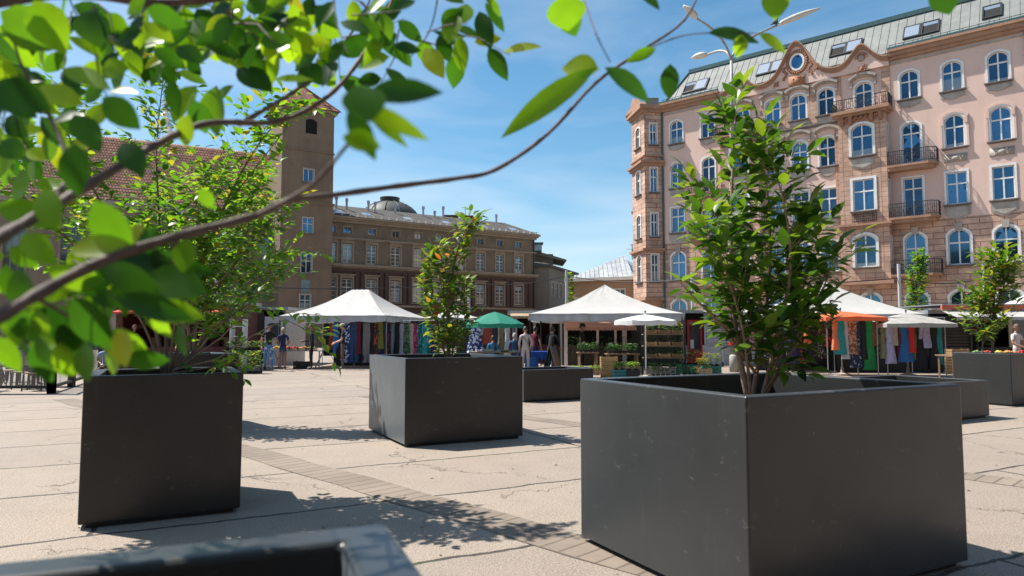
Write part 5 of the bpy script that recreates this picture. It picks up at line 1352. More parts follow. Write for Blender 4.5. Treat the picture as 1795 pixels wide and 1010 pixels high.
def backdrop(label, px0, px1, Y, z, mt, dz=.0):  # added dark sheets that stand in for deep shade under the tents
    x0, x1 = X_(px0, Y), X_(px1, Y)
    t = thing('shade_tarpaulin', label, 'tarpaulin', (x0, Y, 0), 0, 'dark tarpaulins added to deepen the shade under the tents')
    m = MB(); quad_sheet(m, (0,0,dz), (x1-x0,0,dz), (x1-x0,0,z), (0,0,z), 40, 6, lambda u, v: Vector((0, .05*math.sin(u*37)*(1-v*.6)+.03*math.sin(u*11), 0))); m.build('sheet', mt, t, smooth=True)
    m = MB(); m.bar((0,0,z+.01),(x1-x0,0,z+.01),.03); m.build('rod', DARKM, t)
def X_(px, Y): return at(px, 600, Y).x
TARP = mat('shade_tarp_cloth', (.02,.022,.026), .7, noise=.3)
backdrop('dark tarpaulin added to deepen the shade behind the trousers under the left white tent', 585, 770, 30.6, 2.0, TARP)
backdrop('dark tarpaulin added for shade behind the clothes table, beyond the green umbrella', 800, 895, 30.2, 2.0, TARP)
backdrop('dark tarpaulin added for darkness behind the shaded rail left of the orange umbrella', 1325, 1470, 26.6, 2.0, TARP)
backdrop('dark tarpaulin added for shade behind the dresses of the orange and grey umbrellas', 1466, 1650, 25.2, 2.0, TARP)
# ---------------------------------------------------------------- tables, crates, plants
def table(label, x, y, w_, d_, h, rot=0, mt=None, cloth=None, group='market tables', name='market_table', tre=False):
    t = thing(name, label, 'table', (x, y, 0), rot, group)
    m = MB(); m.box(-w_/2, w_/2, -d_/2, d_/2, h-.035, h); m.build('tabletop', mt or WOOD, t)
    for sx_ in (-1, 1):
        for sy_ in (-1, 1):
            m = MB(); m.bar((sx_*(w_/2-.08), sy_*(d_/2-.06), h-.036), (sx_*(w_/2-(.08 if not tre else .25 + .17*sy_)), sy_*(d_/2-.06), 0), .045); m.build('leg', mt or WOOD, t)
    if cloth:
        c = MB(); quad_sheet(c, (-w_/2-.02,-d_/2-.02,h+.004), (w_/2+.02,-d_/2-.02,h+.004), (w_/2+.02,-d_/2-.04,h-.3), (-w_/2-.02,-d_/2-.04,h-.3), 20, 3, lambda u, v: Vector((0, -.03*v*math.sin(u*30), 0)))
        c.add([(-w_/2-.02,-d_/2-.02,h+.004),(w_/2+.02,-d_/2-.02,h+.004),(w_/2+.02,d_/2,h+.004),(-w_/2-.02,d_/2,h+.004)], [(0,1,2,3)])
        c.build('cloth', cloth, t)
    return t
CRATEW = mat('crate_wood', (.42,.27,.13), .75, noise=.3, nscale=7, obj_var=.3)
CRATEG = mat('green_plastic', (.01,.14,.09), .5); CRATED = mat('black_plastic', (.015,.016,.017), .5); CRATEB = mat('blue_plastic', (.02,.10,.36), .5); CRATET = mat('teal_plastic', (.01,.13,.15), .5)
def crate(label, x, y, z, w_=.5, d_=.34, h=.2, mt=None, rot=0, group='crates at the market stalls', slats=3, name='crate'):
    t = thing(name, label, 'crate', (x, y, z), rot, group)
    m = MB(); hs = h/slats
    for i in range(slats):
        z0 = i*hs+.006; z1 = (i+1)*hs-.012
        m.box(-w_/2,w_/2,-d_/2,-d_/2+.012,z0,z1); m.box(-w_/2,w_/2,d_/2-.012,d_/2,z0,z1); m.box(-w_/2,-w_/2+.012,-d_/2+.013,d_/2-.013,z0,z1); m.box(w_/2-.012,w_/2,-d_/2+.013,d_/2-.013,z0,z1)
    for a in (-1,1):
        for b_ in (-1,1): m.box(a*(w_/2-.035)-.02,a*(w_/2-.035)+.02,b_*(d_/2-.03)-.015,b_*(d_/2-.03)+.015,0,h+.01)
    m.box(-w_/2+.013,w_/2-.013,-d_/2+.013,d_/2-.013,.0,.02)
    m.build('slatted_sides', mt or CRATEW, t); return t
HERB = leaf_mat('herb_leaf', [(0,(.015,.06,.012)),(.5,(.03,.11,.02)),(.9,(.08,.2,.03))], trans=.35)
HERBY = leaf_mat('lettuce_leaf', [(0,(.08,.2,.03)),(.6,(.17,.3,.05)),(.95,(.35,.4,.1))], trans=.4)
FLOW = {c: mat('petals_'+c, v, .7, trans=.3) for c, v in dict(yellow=(.75,.42,.03), white=(.75,.75,.7), red=(.45,.02,.03), pink=(.6,.15,.22), orange=(.7,.2,.03)).items()}
def plants(label, x, y, z, w_, d_, h, n=90, ml=None, flower=None, nf=0, L_=.09, group='potted plants at the herb stall', cat='plants', name='potted_plants', rot=0):
    t = thing(name, label, cat, (x, y, z), rot, group)
    lf_ = MB(); st = MB(); k = max(2, int(w_/.16))
    for i in range(k):
        for j in range(max(1, int(d_/.16))):
            cx_ = -w_/2 + w_*(i+.5)/k; cy_ = -d_/2 + d_*(j+.5)/max(1, int(d_/.16))
            st.lathe([(.045,0),(.06,.09),(.055,.09),(.05,.08),(0,.08)], 8, (cx_,cy_,0))
            for _ in range(2): st.tube([(cx_,cy_,.08),(cx_+rnd(-.05,.05),cy_+rnd(-.05,.05),.08+h*rnd(.5,.9))], .004, 3)
    for _ in range(n):
        a = rnd(0,6.28); p = Vector((rnd(-w_/2,w_/2), rnd(-d_/2,d_/2), .06 + h*rnd(.1,1)**.8))
        leaf(lf_, p, (math.cos(a), math.sin(a), rnd(-.2,.9)), (rnd(-.3,.3),rnd(-.3,.3),1), L_*rnd(.6,1.2), L_*.55, 4)
    st.build('pot', CRATED, t); lf_.build('leaves', ml or HERB, t, smooth=True)
    if flower:
        f = MB()
        for _ in range(nf):
            p = Vector((rnd(-w_/2,w_/2), rnd(-d_/2,d_/2), .08+h*rnd(.6,1.05)))
            for q in range(5):
                a = q*1.257; leaf(f, p, (math.cos(a), math.sin(a), .35), (0,0,1), .045, .035, 4)
        f.build('flower', FLOW[flower], t)
    return t
def X(px, Y): return at(px, 600, Y).x
# herb stall under the wide tent
Yh = 23.6
table('long wooden herb table at the left of the wide white tent', X(1030,Yh+.4), Yh+.4, .75, .6, .78)
table('long wooden plant table in the middle of the herb stall', X(1090,Yh+.2), Yh+.2, 1.15, .6, .74)
plants('dark green herbs with a few white blossoms on the left herb table', X(1030,Yh+.4), Yh+.4, .785, .7, .5, .26, 170, flower='white', nf=8)
plants('leafy dark green herbs in rows on the middle plant table', X(1090,Yh+.2), Yh+.2, .745, 1.1, .5, .26, 240, flower='white', nf=12)
plants('tall dark bushes standing behind the middle plant table', X(1075,Yh+1), Yh+1.1, .3, 1.5, .3, .95, 240, group='potted plants at the herb stall')
plants('tall dark bushes behind the left herb table, beside the vendor', X(1010,Yh+1), Yh+1.1, .3, .6, .3, 1.0, 120)
m_ = [('left end of the front row, by the sandwich board',1012,.5,HERBY),('front row, second crate of yellow green seedlings',1042,.45,HERBY)]
for i, (lb, px, w_, ml_) in enumerate(m_):
    crate('pale wooden crate of lettuce seedlings, ' + ('nearest the low dark planter' if i == 0 else 'left of the empty stacked crates'), X(px,Yh-1.3), Yh-1.3, .16, w_, .34, .13)
    plants('yellow green lettuce seedlings ' + ('nearest the low dark planter' if i == 0 else 'left of the empty stacked crates'), X(px,Yh-1.3), Yh-1.3, .20, w_-.04, .3, .12, 110, HERBY, L_=.07)
table('low bench carrying the lettuce seedling crates', X(1027,Yh-1.3), Yh-1.3, 1.2, .4, .16)
for k in range(4): crate(['bottom','second lowest','third','topmost'][k] + ' empty wooden crate of the stack between seedlings and herbs', X(1067,Yh-1.0), Yh-1.0, .17*k, .56, .36, .16, group='empty crates stacked in front of the herb table')
for i, (px, lb) in enumerate(((1085,'green plastic crate of leafy seedlings right of the empty crate stack'),(1108,'dark crate of bushy seedlings left of the white umbrella pole'))):
    crate(lb, X(px,Yh-1.2), Yh-1.2, 0, .46, .34, .26, CRATET if i == 0 else CRATED)
    plants(['bright green seedlings in the teal plastic crate','bushy light green plants in the crate by the white umbrella pole'][i], X(px,Yh-1.2), Yh-1.2, .2, .42, .3, .24, 130, HERBY if i else HERB, L_=.09)
# shelving rack on the right of the herb stall
SX = X(1163,Yh-.2); Sh = thing('plant_shelf', 'three tier dark metal shelf of plants at the right end of the herb stall', 'shelf', (SX, Yh-.2, 0))
for z in (.62, 1.02, 1.42):
    m = MB(); m.box(-.72,.72,-.22,.22,z-.03,z); m.build('shelf_board', WOOD, Sh)
for a in (-.7,.7):
    for b_ in (-.2,.2): m = MB(); m.box(a-.02,a+.02,b_-.02,b_+.02,0,2.0); m.build('upright', DARKM, Sh)
for z, nm_, fl, nf in ((1.43,'top','yellow',12),(1.03,'middle','red',5),(.63,'bottom','pink',6)):
    for i, s in enumerate((-.45, .0, .45)):
        pos = ('left end','middle','right end')[i]
        crate(f'wooden crate of plants at the {pos} of the {nm_} shelf', SX+s, Yh-.2, z, .40, .3, .12, group='crates on the plant shelf')
        plants(f'plants in the crate at the {pos} of the {nm_} shelf', SX+s, Yh-.2, z+.03, .36, .26, .28 if z > 1.4 else .18, 70, HERBY if z > 1.4 else HERB, fl, nf, group='plants on the plant shelf')
plants('dark bushy plants on the ground under the plant shelf', SX-.1, Yh-.9, 0, 1.0, .4, .38, 200, L_=.1)
plants('dark blue green bushes in a green bin near the red door', X(1205,24.2), 24.2, .3, .7, .4, .5, 200, L_=.11)
crate('green crate holding dark bushes near the red door', X(1205,24.2), 24.2, 0, .72, .42, .36, CRATEG)
crate('cardboard coloured tray of yellow flowers at the right end of the stall', X(1234,22.6), 22.6, .12, .42, .32, .17, PALEW, slats=1)
plants('yellow flowering plants in the cardboard coloured tray', X(1232,22.6), 22.6, .2, .38, .28, .34, 110, HERBY, 'yellow', 34)
plants('mixed red and green bedding plants behind the yellow flowers', X(1246,23.4), 23.4, .3, .6, .35, .4, 160, HERBY, 'orange', 20)
crate('dark green crate under the red and green bedding plants', X(1246,23.4), 23.4, 0, .6, .36, .34, CRATEG)
plants('low pink flowering plants beside the yellow flower tray', X(1208,22.6), 22.6, .05, .5, .3, .2, 90, HERB, 'pink', 22)
# table of folded clothes, blue cloth table, sandwich board
table('wooden table of folded clothes below the green umbrella', X(868,25.4), 25.5, 1.85, .8, .76)
BLUEC = mat('blue_tarpaulin', (.01,.09,.42), .5, noise=.15)
table('table under a bright blue cloth, in front of the person in black', X(937,25.6), 25.7, 1.5, .6, .76, cloth=BLUEC)
def pile(label, x, y, z, w_, fs, group='folded clothes on the market table'):
    t = thing('folded_clothes', label, 'clothes', (x, y, z), rnd(-.2,.2), group)
    for i, f in enumerate(fs):
        m = MB(); h = .028; NN = 8
        quad_sheet(m, (-w_/2,-.15,i*h+h), (w_/2,-.15,i*h+h), (w_/2,.15,i*h+h), (-w_/2,.15,i*h+h), NN, 5, lambda u, v: Vector((0,0,.014*math.sin(u*9+i)+.01*math.sin(v*7))))
        m.box(-w_/2,w_/2,-.15,.15,i*h,i*h+h*.85); m.build('garment', FAB[f], t)
for i, (px, fs, lb) in enumerate(((842,('white','lilac'),'white and lilac folded clothes at the left end of the table under the green umbrella'),(856,('cream','white','cream'),'cream folded clothes between the white pile and the pole'),(872,('white','lblue'),'white folded tops just right of the umbrella pole'),(886,('black','khaki'),'dark folded clothes next to the white tops'),(898,('white',),'single white top at the right end of the folded clothes'))):
    pile(lb, X(px,25.3), 25.35, .762, .32, fs)
def barrel():
    t = thing('barrel', 'bright blue plastic barrel standing under the blue cloth table', 'barrel', (X(932,25.1), 25.15, 0))
    m = MB(); m.lathe([(0,0),(.22,0),(.25,.1),(.25,.22),(.26,.23),(.26,.26),(.25,.27),(.25,.48),(.22,.52),(0,.52)], 20); m.build('drum', CRATEB, t, smooth=True)
    m = MB(); m.lathe([(.235,.50),(.245,.50),(.245,.55),(.1,.56),(0,.56)], 20); m.build('lid', CRATEB, t)
barrel()
t = thing('sandwich_board', 'leaning wooden A-board between the person in jeans and the herb stall', 'sign board', (X(981,24.6), 24.6, 0), 1.15)
m = MB(); m.M = Matrix.Rotation(rad(-16),4,'X'); m.box(-.3,.3,-.02,.0,0,1.05); m.build('front_board', WOOD, t)
m = MB(); m.M = Matrix.Translation((0,.56,0)) @ Matrix.Rotation(rad(16),4,'X'); m.box(-.3,.3,.0,.02,0,1.05); m.build('rear_board', DARKM, t)
# produce table at the left tent
table('folding trestle table of fruit between the walking man and the man in black', X(520,27.8), 27.8, 2.2, .7, .75, tre=True, mt=GALV)
FRU = dict(tomato=(.5,.03,.02), apricot=(.65,.25,.06), cabbage=(.18,.32,.08), plum=(.08,.02,.07), lemon=(.7,.5,.05))
def produce(kind, x, y, z, label, n=28, w_=.36, d_=.26, r=.036, group='fruit and vegetables on market tables'):
    t = thing(kind + '_heap', label, 'produce', (x, y, z), 0, group)
    m = MB()
    for i in range(n):
        a = rnd(-w_/2+r, w_/2-r); b_ = rnd(-d_/2+r, d_/2-r); m.ball((a, b_, r+rnd(0, .09)*(1-abs(a)/w_*1.6)), r, r, r*.9, 8, 6)
    m.build('fruit', mat('fruit_'+kind, FRU[kind], .4, noise=.25, nscale=12), t, smooth=True)
for px, k, lb in ((487,'lemon','yellow fruit at the left end of the trestle table'),(502,'tomato','red tomatoes left of centre on the trestle table'),(517,'tomato','red tomatoes at the centre of the trestle table'),(532,'apricot','orange fruit right of the tomatoes on the trestle table'),(546,'cabbage','green vegetables at the right end of the trestle table')):
    crate('pale crate under the ' + lb.replace(' on the trestle table','').replace(' of the trestle table',''), X(px,27.7), 27.7, .755, .42, .34, .1, PALEW, group='fruit crates on the trestle table')
    produce(k, X(px,27.7), 27.7, .79, lb)
crate('empty dark crate on the ground beneath the trestle table', X(530,27.9), 27.9, 0, .6, .4, .3, CRATED)
# plants near the left trees
plants('green potted bushes on the ground left of the walking man', X(428,24.5), 24.5, 0, 1.3, .5, .75, 380, HERBY, L_=.12)
table('low table behind the green potted bushes, left of the walking man', X(430,26.5), 26.5, 1.6, .6, .78, mt=DARKM)
plants('row of seedlings on the low table left of the walking man', X(430,26.5), 26.5, .785, 1.5, .5, .3, 220, HERBY)
# right: fruit stall behind the far right planter
table('fruit table behind the far right planter', X(1745,20), 20.4, 2.6, .8, .80)
for px, k, lb in ((1712,'cabbage','green vegetables at the left of the far right fruit table'),(1728,'tomato','red tomatoes on the far right fruit table, left of the tree'),(1750,'lemon','yellow fruit right of the small tree at the far right'),(1768,'apricot','orange fruit next to the vendor with sunglasses'),(1790,'tomato','red tomatoes under the hands of the vendor with sunglasses')):
    produce(k, X(px,20.3), 20.3, .803, lb, n=34)
for px, z, lb in ((1676,0,'wooden crate at the bottom left of the kiosk, below another'),(1676,.3,'wooden crate in the middle of the pile left of the far right planter'),(1677,.6,'grey crate on top of the pile left of the far right planter'),(1697,0,'pallet wood crate half hidden by the far right planter'),(1697,.3,'pale crate standing on the pallet wood crate')):
    crate(lb, X(px,24.2), 24.2, z, .62, .4, .29, group='crates piled before the dark kiosk')

# ---------------------------------------------------------------- kiosks behind the tents
def kiosk(label, px0, px1, Y, h, d_, wallm, parts=()):
    x0, x1 = X(px0, Y), X(px1, Y)
    t = thing('market_kiosk', label, 'kiosk', (x0, Y, 0), 0, 'kiosks behind the tents'); w_ = x1-x0
    m = MB(); m.box(0,.08,0,d_,0,h); m.box(w_-.08,w_,0,d_,0,h); m.box(.081,w_-.081,d_-.08,d_,0,h); m.build('wall', wallm, t)
    m = MB(); m.box(-.15,w_+.15,-.2,d_+.1,h+.001,h+.14); m.build('roof', GALV, t)
    m = MB(); m.box(.081,w_-.081,.02,.1,0,.9); m.build('counter', wallm, t)
    return t, w_
REDA = mat('red_awning', (.62,.06,.035), .7, noise=.1, trans=.25); PINKA = mat('faded_pink_awning', (.68,.36,.28), .8, noise=.12, trans=.3)
MAROON = mat('maroon_panel', (.10,.02,.018), .6, noise=.2); DKW = mat('dark_kiosk', (.05,.045,.04), .7, noise=.2); WHM = mat('white_sheet', (.66,.66,.68), .5, noise=.1)
def awning(t, x0, x1, z, out_, drop, mt, val=.14, y=0):
    m = MB(); quad_sheet(m, (x0,y,z), (x1,y,z), (x1,y-out_,z-drop), (x0,y-out_,z-drop), 10, 4, lambda u, v: Vector((0,0,-.03*math.sin(math.pi*v))))
    quad_sheet(m, (x0,y-out_,z-drop), (x1,y-out_,z-drop), (x1,y-out_-.01,z-drop-val), (x0,y-out_-.01,z-drop-val), 60, 1, lambda u, v: Vector((0,0,.04*v*abs(math.sin(u*60)))))
    m.build('awning', mt, t)
k, w_ = kiosk('maroon kiosk with a red edged awning and blue sign, behind the left trees', 200, 408, 27.5, 2.62, 2.6, MAROON)
awning(k, .3, w_-.05, 2.5, .8, .22, REDA, .10)
m = MB(); m.box(1.0, w_-1.0, -.06, .0, 2.72, 3.12); sg = m.build('sign_board', mat('blue_sign', (.02,.09,.42), .4), k)
def text(s, size, loc, m_, par, rx=90, name='lettering'):
    c = bpy.data.curves.new(name, 'FONT'); c.body = s; c.size = size; c.extrude = .006; c.align_x = 'CENTER'; c.align_y = 'CENTER'; c.materials.append(m_)
    o = bpy.data.objects.new(name, c); C.objects.link(o); o.location = loc; o.rotation_euler = (rad(rx), 0, 0); o.parent = par
    dg = bpy.context.evaluated_depsgraph_get(); me = bpy.data.meshes.new_from_object(o.evaluated_get(dg)); n = bpy.data.objects.new(name, me); C.objects.link(n)
    n.location = loc; n.rotation_euler = (rad(rx), 0, 0); n.parent = par; bpy.data.objects.remove(o); return n
text('KWIATY', .34, (w_/2, -.075, 2.91), WHITE, sg)
m = MB(); m.box(-.2,.1,-.1,.4,0,2.3); m.build('pillar', STONE, k)
m = MB(); m.box(-.32,.18,-.2,-.14,2.5,2.95); m.build('small_sign', mat('cyan_sign', (.05,.32,.50), .4), k)
for i in range(9):
    x = .5 + i*.5; m = MB(); m.box(x, x+.3, 1.0, 1.3, .9, .9+.25+.12*(i%3)); m.build('goods', [MAROON, WOOD, DKW][i%3], k)
k, w_ = kiosk('grey container kiosk with a white door, left of the left white tent', 410, 500, 31, 2.5, 3, GALV)
m = MB(); m.box(.1, w_-1.0, .0, .06, .0, 2.45); m.build('shutter', DKW, k)
m = MB(); m.box(w_-.95, w_-.12, -.03, .05, 0, 2.2); dr = m.build('door', WHM, k)
m = MB(); m.box(w_-.78, w_-.3, -.045, -.031, 1.2, 1.9); m.build('door_window', GLASSD, dr)
t = thing('shelf_frame', 'white metal shelving frame left of the grey container kiosk', 'shelf', (X(418,27), 27, 0))
for a in (-.25,.25):
    m = MB(); m.box(a-.03,a+.03,-.2,.2,0,2.0); m.build('upright', WHITE, t)
for z in (.5,.9,1.3,1.7): m = MB(); m.box(-.22,.22,-.2,.2,z,z+.03); m.build('shelf_board', WHITE, t)
k, w_ = kiosk('brown brick kiosk with a canvas front behind the green umbrella', 895, 985, 33, 2.4, 2.5, MAROON)
awning(k, 0, w_, 2.45, 1.3, .2, mat('tan_canvas', (.42,.30,.19), .8, noise=.15, trans=.2))
for a in (.2, 1.1, 1.9): m = MB(); m.box(a,a+.12,-.05,.0,0,2.3); m.build('post', GALV, k)
k, w_ = kiosk('kiosk with a faded pink scalloped awning behind the herb stall', 985, 1110, 30.5, 2.4, 2.6, DKW)
awning(k, 0, w_-.2, 2.1, 2.0, .42, PINKA)
m = MB(); m.band([(-.35,0),(-.35,.75),(.35,.75),(.35,0)], [(-.45,-.1),(-.45,.85),(.45,.85),(.45,-.1)], -.04, .02); m.v = [v + Vector((2.0,0,1.0)) for v in m.v]; m.build('window_frame', WHM, k)
m = MB(); m.box(2.7,2.9,-.05,0,0,2.3); m.box(.1,.25,-.05,0,0,2.3); m.build('post', WHM, k)
k, w_ = kiosk('dark green kiosk added as dark backing behind the plant shelf', 1112, 1193, 30, 2.35, 2.4, mat('dark_backing_boards', (.02,.035,.025), .7, noise=.3))  # added kiosk, a dark backing for the gaps between the plants
m = MB(); m.box(.1, w_-.1, .12, .16, .9, 2.3); m.build('shutter', DKW, k)
k, w_ = kiosk('white kiosk with a bright red glazed door', 1195, 1238, 31, 2.35, 2.6, WHM)
m = MB(); m.box(.08,w_-.08,.1,.15,0,2.3); m.build('front', BLACK, k)
REDD = mat('red_door_paint', (.52,.025,.015), .45)
m = MB(); dx = .25; m.box(dx,dx+.09,-.02,.05,0,2.05); m.box(dx+.6,dx+.69,-.02,.05,0,2.05); m.box(dx+.09,dx+.6,-.02,.05,1.93,2.05); m.box(dx+.09,dx+.6,-.02,.05,.55,.68); m.box(dx+.09,dx+.6,0,.04,0,.55); dr = m.build('door', REDD, k)
m = MB(); m.box(dx+.09,dx+.6,.01,.03,.68,1.93); m.build('pane', GLASSD, dr); m = MB(); m.box(dx+.14,dx+.3,-.012,.005,.75,1.15); m.build('notice', WHITE, dr)
k, w_ = kiosk('white sheet metal kiosk with horizontal ribs behind the cherry tree stems', 1238, 1352, 31, 2.3, 2.6, WHM)
m = MB()
for i in range(12): m.prism([(0,0)]*0 or [(.02, .9+i*.11), (w_-.02, .9+i*.11), (w_-.02, .99+i*.11), (.02, .99+i*.11)], -.05-.03*(i%2), .0)
m.box(.02, w_-.02, -.02, .0, 0, .88); m.build('ribbed_shutter', WHM, k)
awning(k, -.2, w_+.2, 2.5, 1.2, .15, CANVAS)
k, w_ = kiosk('dark shuttered kiosk under a red topped white canopy, right of the grey umbrella', 1630, 1705, 26.5, 2.2, 2.6, DKW)
m = MB()
for i in range(17): m.box(.08, w_-.08, .05+.015*(i%2), .09, .1+i*.12, .2+i*.12)
m.build('shutter', DKW, k)
m = MB(); m.box(-.1, w_+2.2, -1.0, -.9, 2.33, 2.5); m.build('red_fascia', mat('red_fascia', (.55,.12,.07), .6, noise=.15), k)
awning(k, -.1, w_+2.2, 2.32, .9, .28, CANVAS, y=-.9)
m = MB(); m.box(-.1,w_+2.2,-1.02,2.6,2.501,2.54); m.build('flat_roof', GALV, k)
k, w_ = kiosk('cream kiosk with a glazed front at the right edge behind the vendor', 1712, 1850, 27, 2.25, 2.6, DKW)
m = MB(); m.box(1.3,w_-.1,.0,.05,.9,2.2); m.build('window_frame', CREAM, k)
m = MB(); m.box(1.45,w_-.3,-.012,-.001,1.0,2.05); m.build('pane', GLASSD, k)
# air conditioner on the pink wall
q = at(1690, 545, 50); 
ac = thing('air_conditioner', 'white air conditioner box under the arched ground floor window of the pink tenement', 'air conditioner', (27.4+3.1,48.0-.6,2.35), math.atan2(-.6385,.7697))
m = MB(); m.box(-.85,.85,-.35,.1,0,.75); m.build('housing', WHM, ac)
m = MB(); m.M = Matrix.Translation((-.25,-.36,.37)) @ Matrix.Rotation(rad(90),4,'X')
m.lathe([(0,0),(.30,0),(.30,.012),(0,.012)], 20); m.build('fan_grille', DARKM, ac)
m = MB(); m.M = Matrix.Translation((.55,-.36,.5)) @ Matrix.Rotation(rad(90),4,'X'); m.lathe([(0,0),(.07,0),(.07,.012),(0,.012)], 12); m.build('badge', REDD, ac)
# hand truck
t = thing('hand_truck', 'small metal hand truck leaning on the white ribbed kiosk', 'hand truck', (X(1275,29.5), 29.5, 0))
m = MB(); m.tube([(-.18,0,.1),(-.18,.12,1.1),(.18,.12,1.1),(.18,0,.1)], .018, 6); m.bar((-.18,.05,.5),(.18,.05,.5),.03); m.bar((-.18,.09,.85),(.18,.09,.85),.03); m.box(-.2,.2,-.2,.0,.03,.05); m.build('frame', GALV, t)
for s in (-.22,.22): m = MB(Matrix.Translation((s,.02,.11)) @ Matrix.Rotation(rad(90),4,'Y')); m.lathe([(0,-.025),(.11,-.025),(.11,.025),(0,.025)], 14); m.build('wheel', CRATED, t)
# ---------------------------------------------------------------- lamp, poles, cables
LX = X(1286, 25.5)
Lp = thing('street_lamp', 'tall street lamp with three curved arms, its foot behind the cherry tree', 'street lamp', (LX, 25.5, 0))
LM = mat('lamp_post_paint', (.34,.33,.30), .5, noise=.25, nscale=6)
def lp(px, py, dy=0.0): q = at(px, py, 25.5+dy); return (q.x-LX, dy, q.z)
m = MB(); m.tube([(0,0,0),(0,0,.6),(0,0,.65)], [.17,.17,.12], 12); m.tube([(0,0,.6),(-.05,0,4),lp(1283,160),lp(1282,105)], [.12,.10,.062,.055], 10)
m.build('pole', LM, Lp, smooth=True)
m = MB(); m.tube([(0,0,1.0),(0,0,1.1)], .18, 12); m.build('red_band', REDD, Lp)
def bez(a, b_, c, n=10): a, b_, c = map(Vector, (a, b_, c)); return [a*(1-t)**2 + b_*2*t*(1-t) + c*t*t for t in [i/n for i in range(n+1)]]
for (mid, end, dy), hd in ((((1272,60),(1222,33),0), (1208,20)), (((1283,75),(1362,45),0), (1405,28)), (((1278,78),(1240,96),1.4), (1224,100))):
    m = MB(); e = lp(*end, dy); m.tube(bez(lp(1282,108), lp(*mid, dy*.4), e), [.05]*8+[.045,.04,.038], 8); a_ = m.build('arm', LM, Lp, smooth=True)
    h_ = Vector(lp(*hd, dy*1.2)); e = Vector(e); d = (h_-e).normalized(); s = d.cross(Vector((0,1,0))); 
    M = Matrix.Translation(e) @ d.to_track_quat('X', 'Z').to_matrix().to_4x4()
    ln = (h_-e).length*1.75
    m = MB(M); NN = 10; P = []
    for i in range(NN+1):
        t = i/NN; r_ = .21*math.sin(math.pi*min(1, .12+t*.88))**.6 if 0 < t < 1 else .06
        for j in range(12):
            a = 2*math.pi*j/12; P.append((t*ln, r_*math.cos(a), r_*.75*math.sin(a) if math.sin(a) > 0 else r_*.28*math.sin(a)))
    m.add(P, [(i*12+j, i*12+(j+1)%12, (i+1)*12+(j+1)%12, (i+1)*12+j) for i in range(NN) for j in range(12)] + [tuple(range(11,-1,-1)), tuple(range(NN*12, NN*12+12))])
    lh = m.build('lamp_head', mat('lamp_head_shell', (.55,.52,.47), .45, noise=.2), a_, smooth=True)
    m = MB(M); m.ball((ln*.6,0,-.06), ln*.34, .16, .13, 12, 8); m.build('diffuser', mat('lamp_diffuser', (.42,.30,.20), .25, noise=.3), a_, smooth=True) if False else None
t = thing('bird', 'small dark bird perched on the right arm of the street lamp', 'bird', (LX+lp(1360,45)[0], 25.5, lp(1360,45)[2]+.03))
m = MB(); m.ball((0,0,.12), .09,.08,.11, 10, 8); m.ball((.06,0,.24), .05,.05,.05, 8, 6); m.tube([(-.05,0,.1),(-.2,0,.0)], [.05,.02], 6); m.tube([(.1,0,.24),(.14,0,.235)], [.015,.003], 5); m.tube([(.01,.02,.03),(.01,.02,-.02)],.008,4); m.tube([(.01,-.02,.03),(.01,-.02,-.02)],.008,4)
m.build('body', mat('pigeon_feathers', (.05,.05,.06), .7), t, smooth=True)
poles = [(1575,463,34,'pale grey pole behind the tent with the orange umbrella'),(1724,462,34,'pale grey pole behind the far right tree'),(1213,478,34,'pale grey pole left of the big cherry tree'),(993,474,38,'pale pole left of the low brown house'),(822,500,38,'thin pole behind the slender tree'),(380,470,34,'thin pole among the bushy trees on the left')]
for px, top, Y, lb in poles:
    q = at(px, top, Y); t = thing('cable_pole', lb, 'pole', (q.x, Y, 0), 0, 'poles carrying the cables')
    m = MB(); m.tube([(0,0,0),(0,0,q.z)], .08, 8); m.build('shaft', mat('pale_pole_paint', (.48,.46,.48), .5), t); m = MB(); m.lathe([(0,0),(.18,0),(.18,.06),(.08,.08)], 10); m.build('foot', DARKM, t)
def cable(pts, r, label):
    m = MB(); Q = []
    for (a, b_) in zip(pts[:-1], pts[1:]):
        a = Vector(a); b_ = Vector(b_)
        for i in range(8): t = i/8; Q.append(a.lerp(b_, t) - Vector((0,0,.25*math.sin(math.pi*t))))
    Q.append(Vector(pts[-1])); m.tube(Q, r, 5); tag(m.build('cable', DARKM), label, 'cable', 'cables strung over the market')
cable([at(380,500,34), at(822,497,38), at(993,484,38), at(1213,489,34), at(1575,488,34), at(1724,489,34), at(1900,489,34)], .028, 'thick dark cable running across the whole market above the tents')
cable([at(1575,522,34), at(1724,524,34), at(1900,524,34)], .018, 'lower thin cable between the two right hand poles')

# ---------------------------------------------------------------- glazed terrace fence on the left
GL = bpy.data.materials.new('clear_terrace_glass'); GL.use_nodes = True
b_ = GL.node_tree.nodes['Principled BSDF']; tp = GL.node_tree.nodes.new('ShaderNodeBsdfTransparent'); tp.inputs[0].default_value = (.8,.85,.88,1); gg = GL.node_tree.nodes.new('ShaderNodeBsdfGlossy'); gg.inputs['Roughness'].default_value = .03
ms = GL.node_tree.nodes.new('ShaderNodeMixShader'); fr = GL.node_tree.nodes.new('ShaderNodeFresnel'); fr.inputs[0].default_value = 1.6
GL.node_tree.links.new(fr.outputs[0], ms.inputs[0]); GL.node_tree.links.new(tp.outputs[0], ms.inputs[1]); GL.node_tree.links.new(gg.outputs[0], ms.inputs[2]); GL.node_tree.links.new(ms.outputs[0], GL.node_tree.nodes['Material Output'].inputs[0])
c0 = gr(90, 690); c1 = Vector((c0.x-6.5, c0.y-.35, 0)); c2 = Vector((gr(146, 660).x, gr(146, 655).y, 0))
fc = thing('terrace_fence', 'dark framed glass terrace fence at the left edge', 'fence', (c0.x, c0.y, 0))
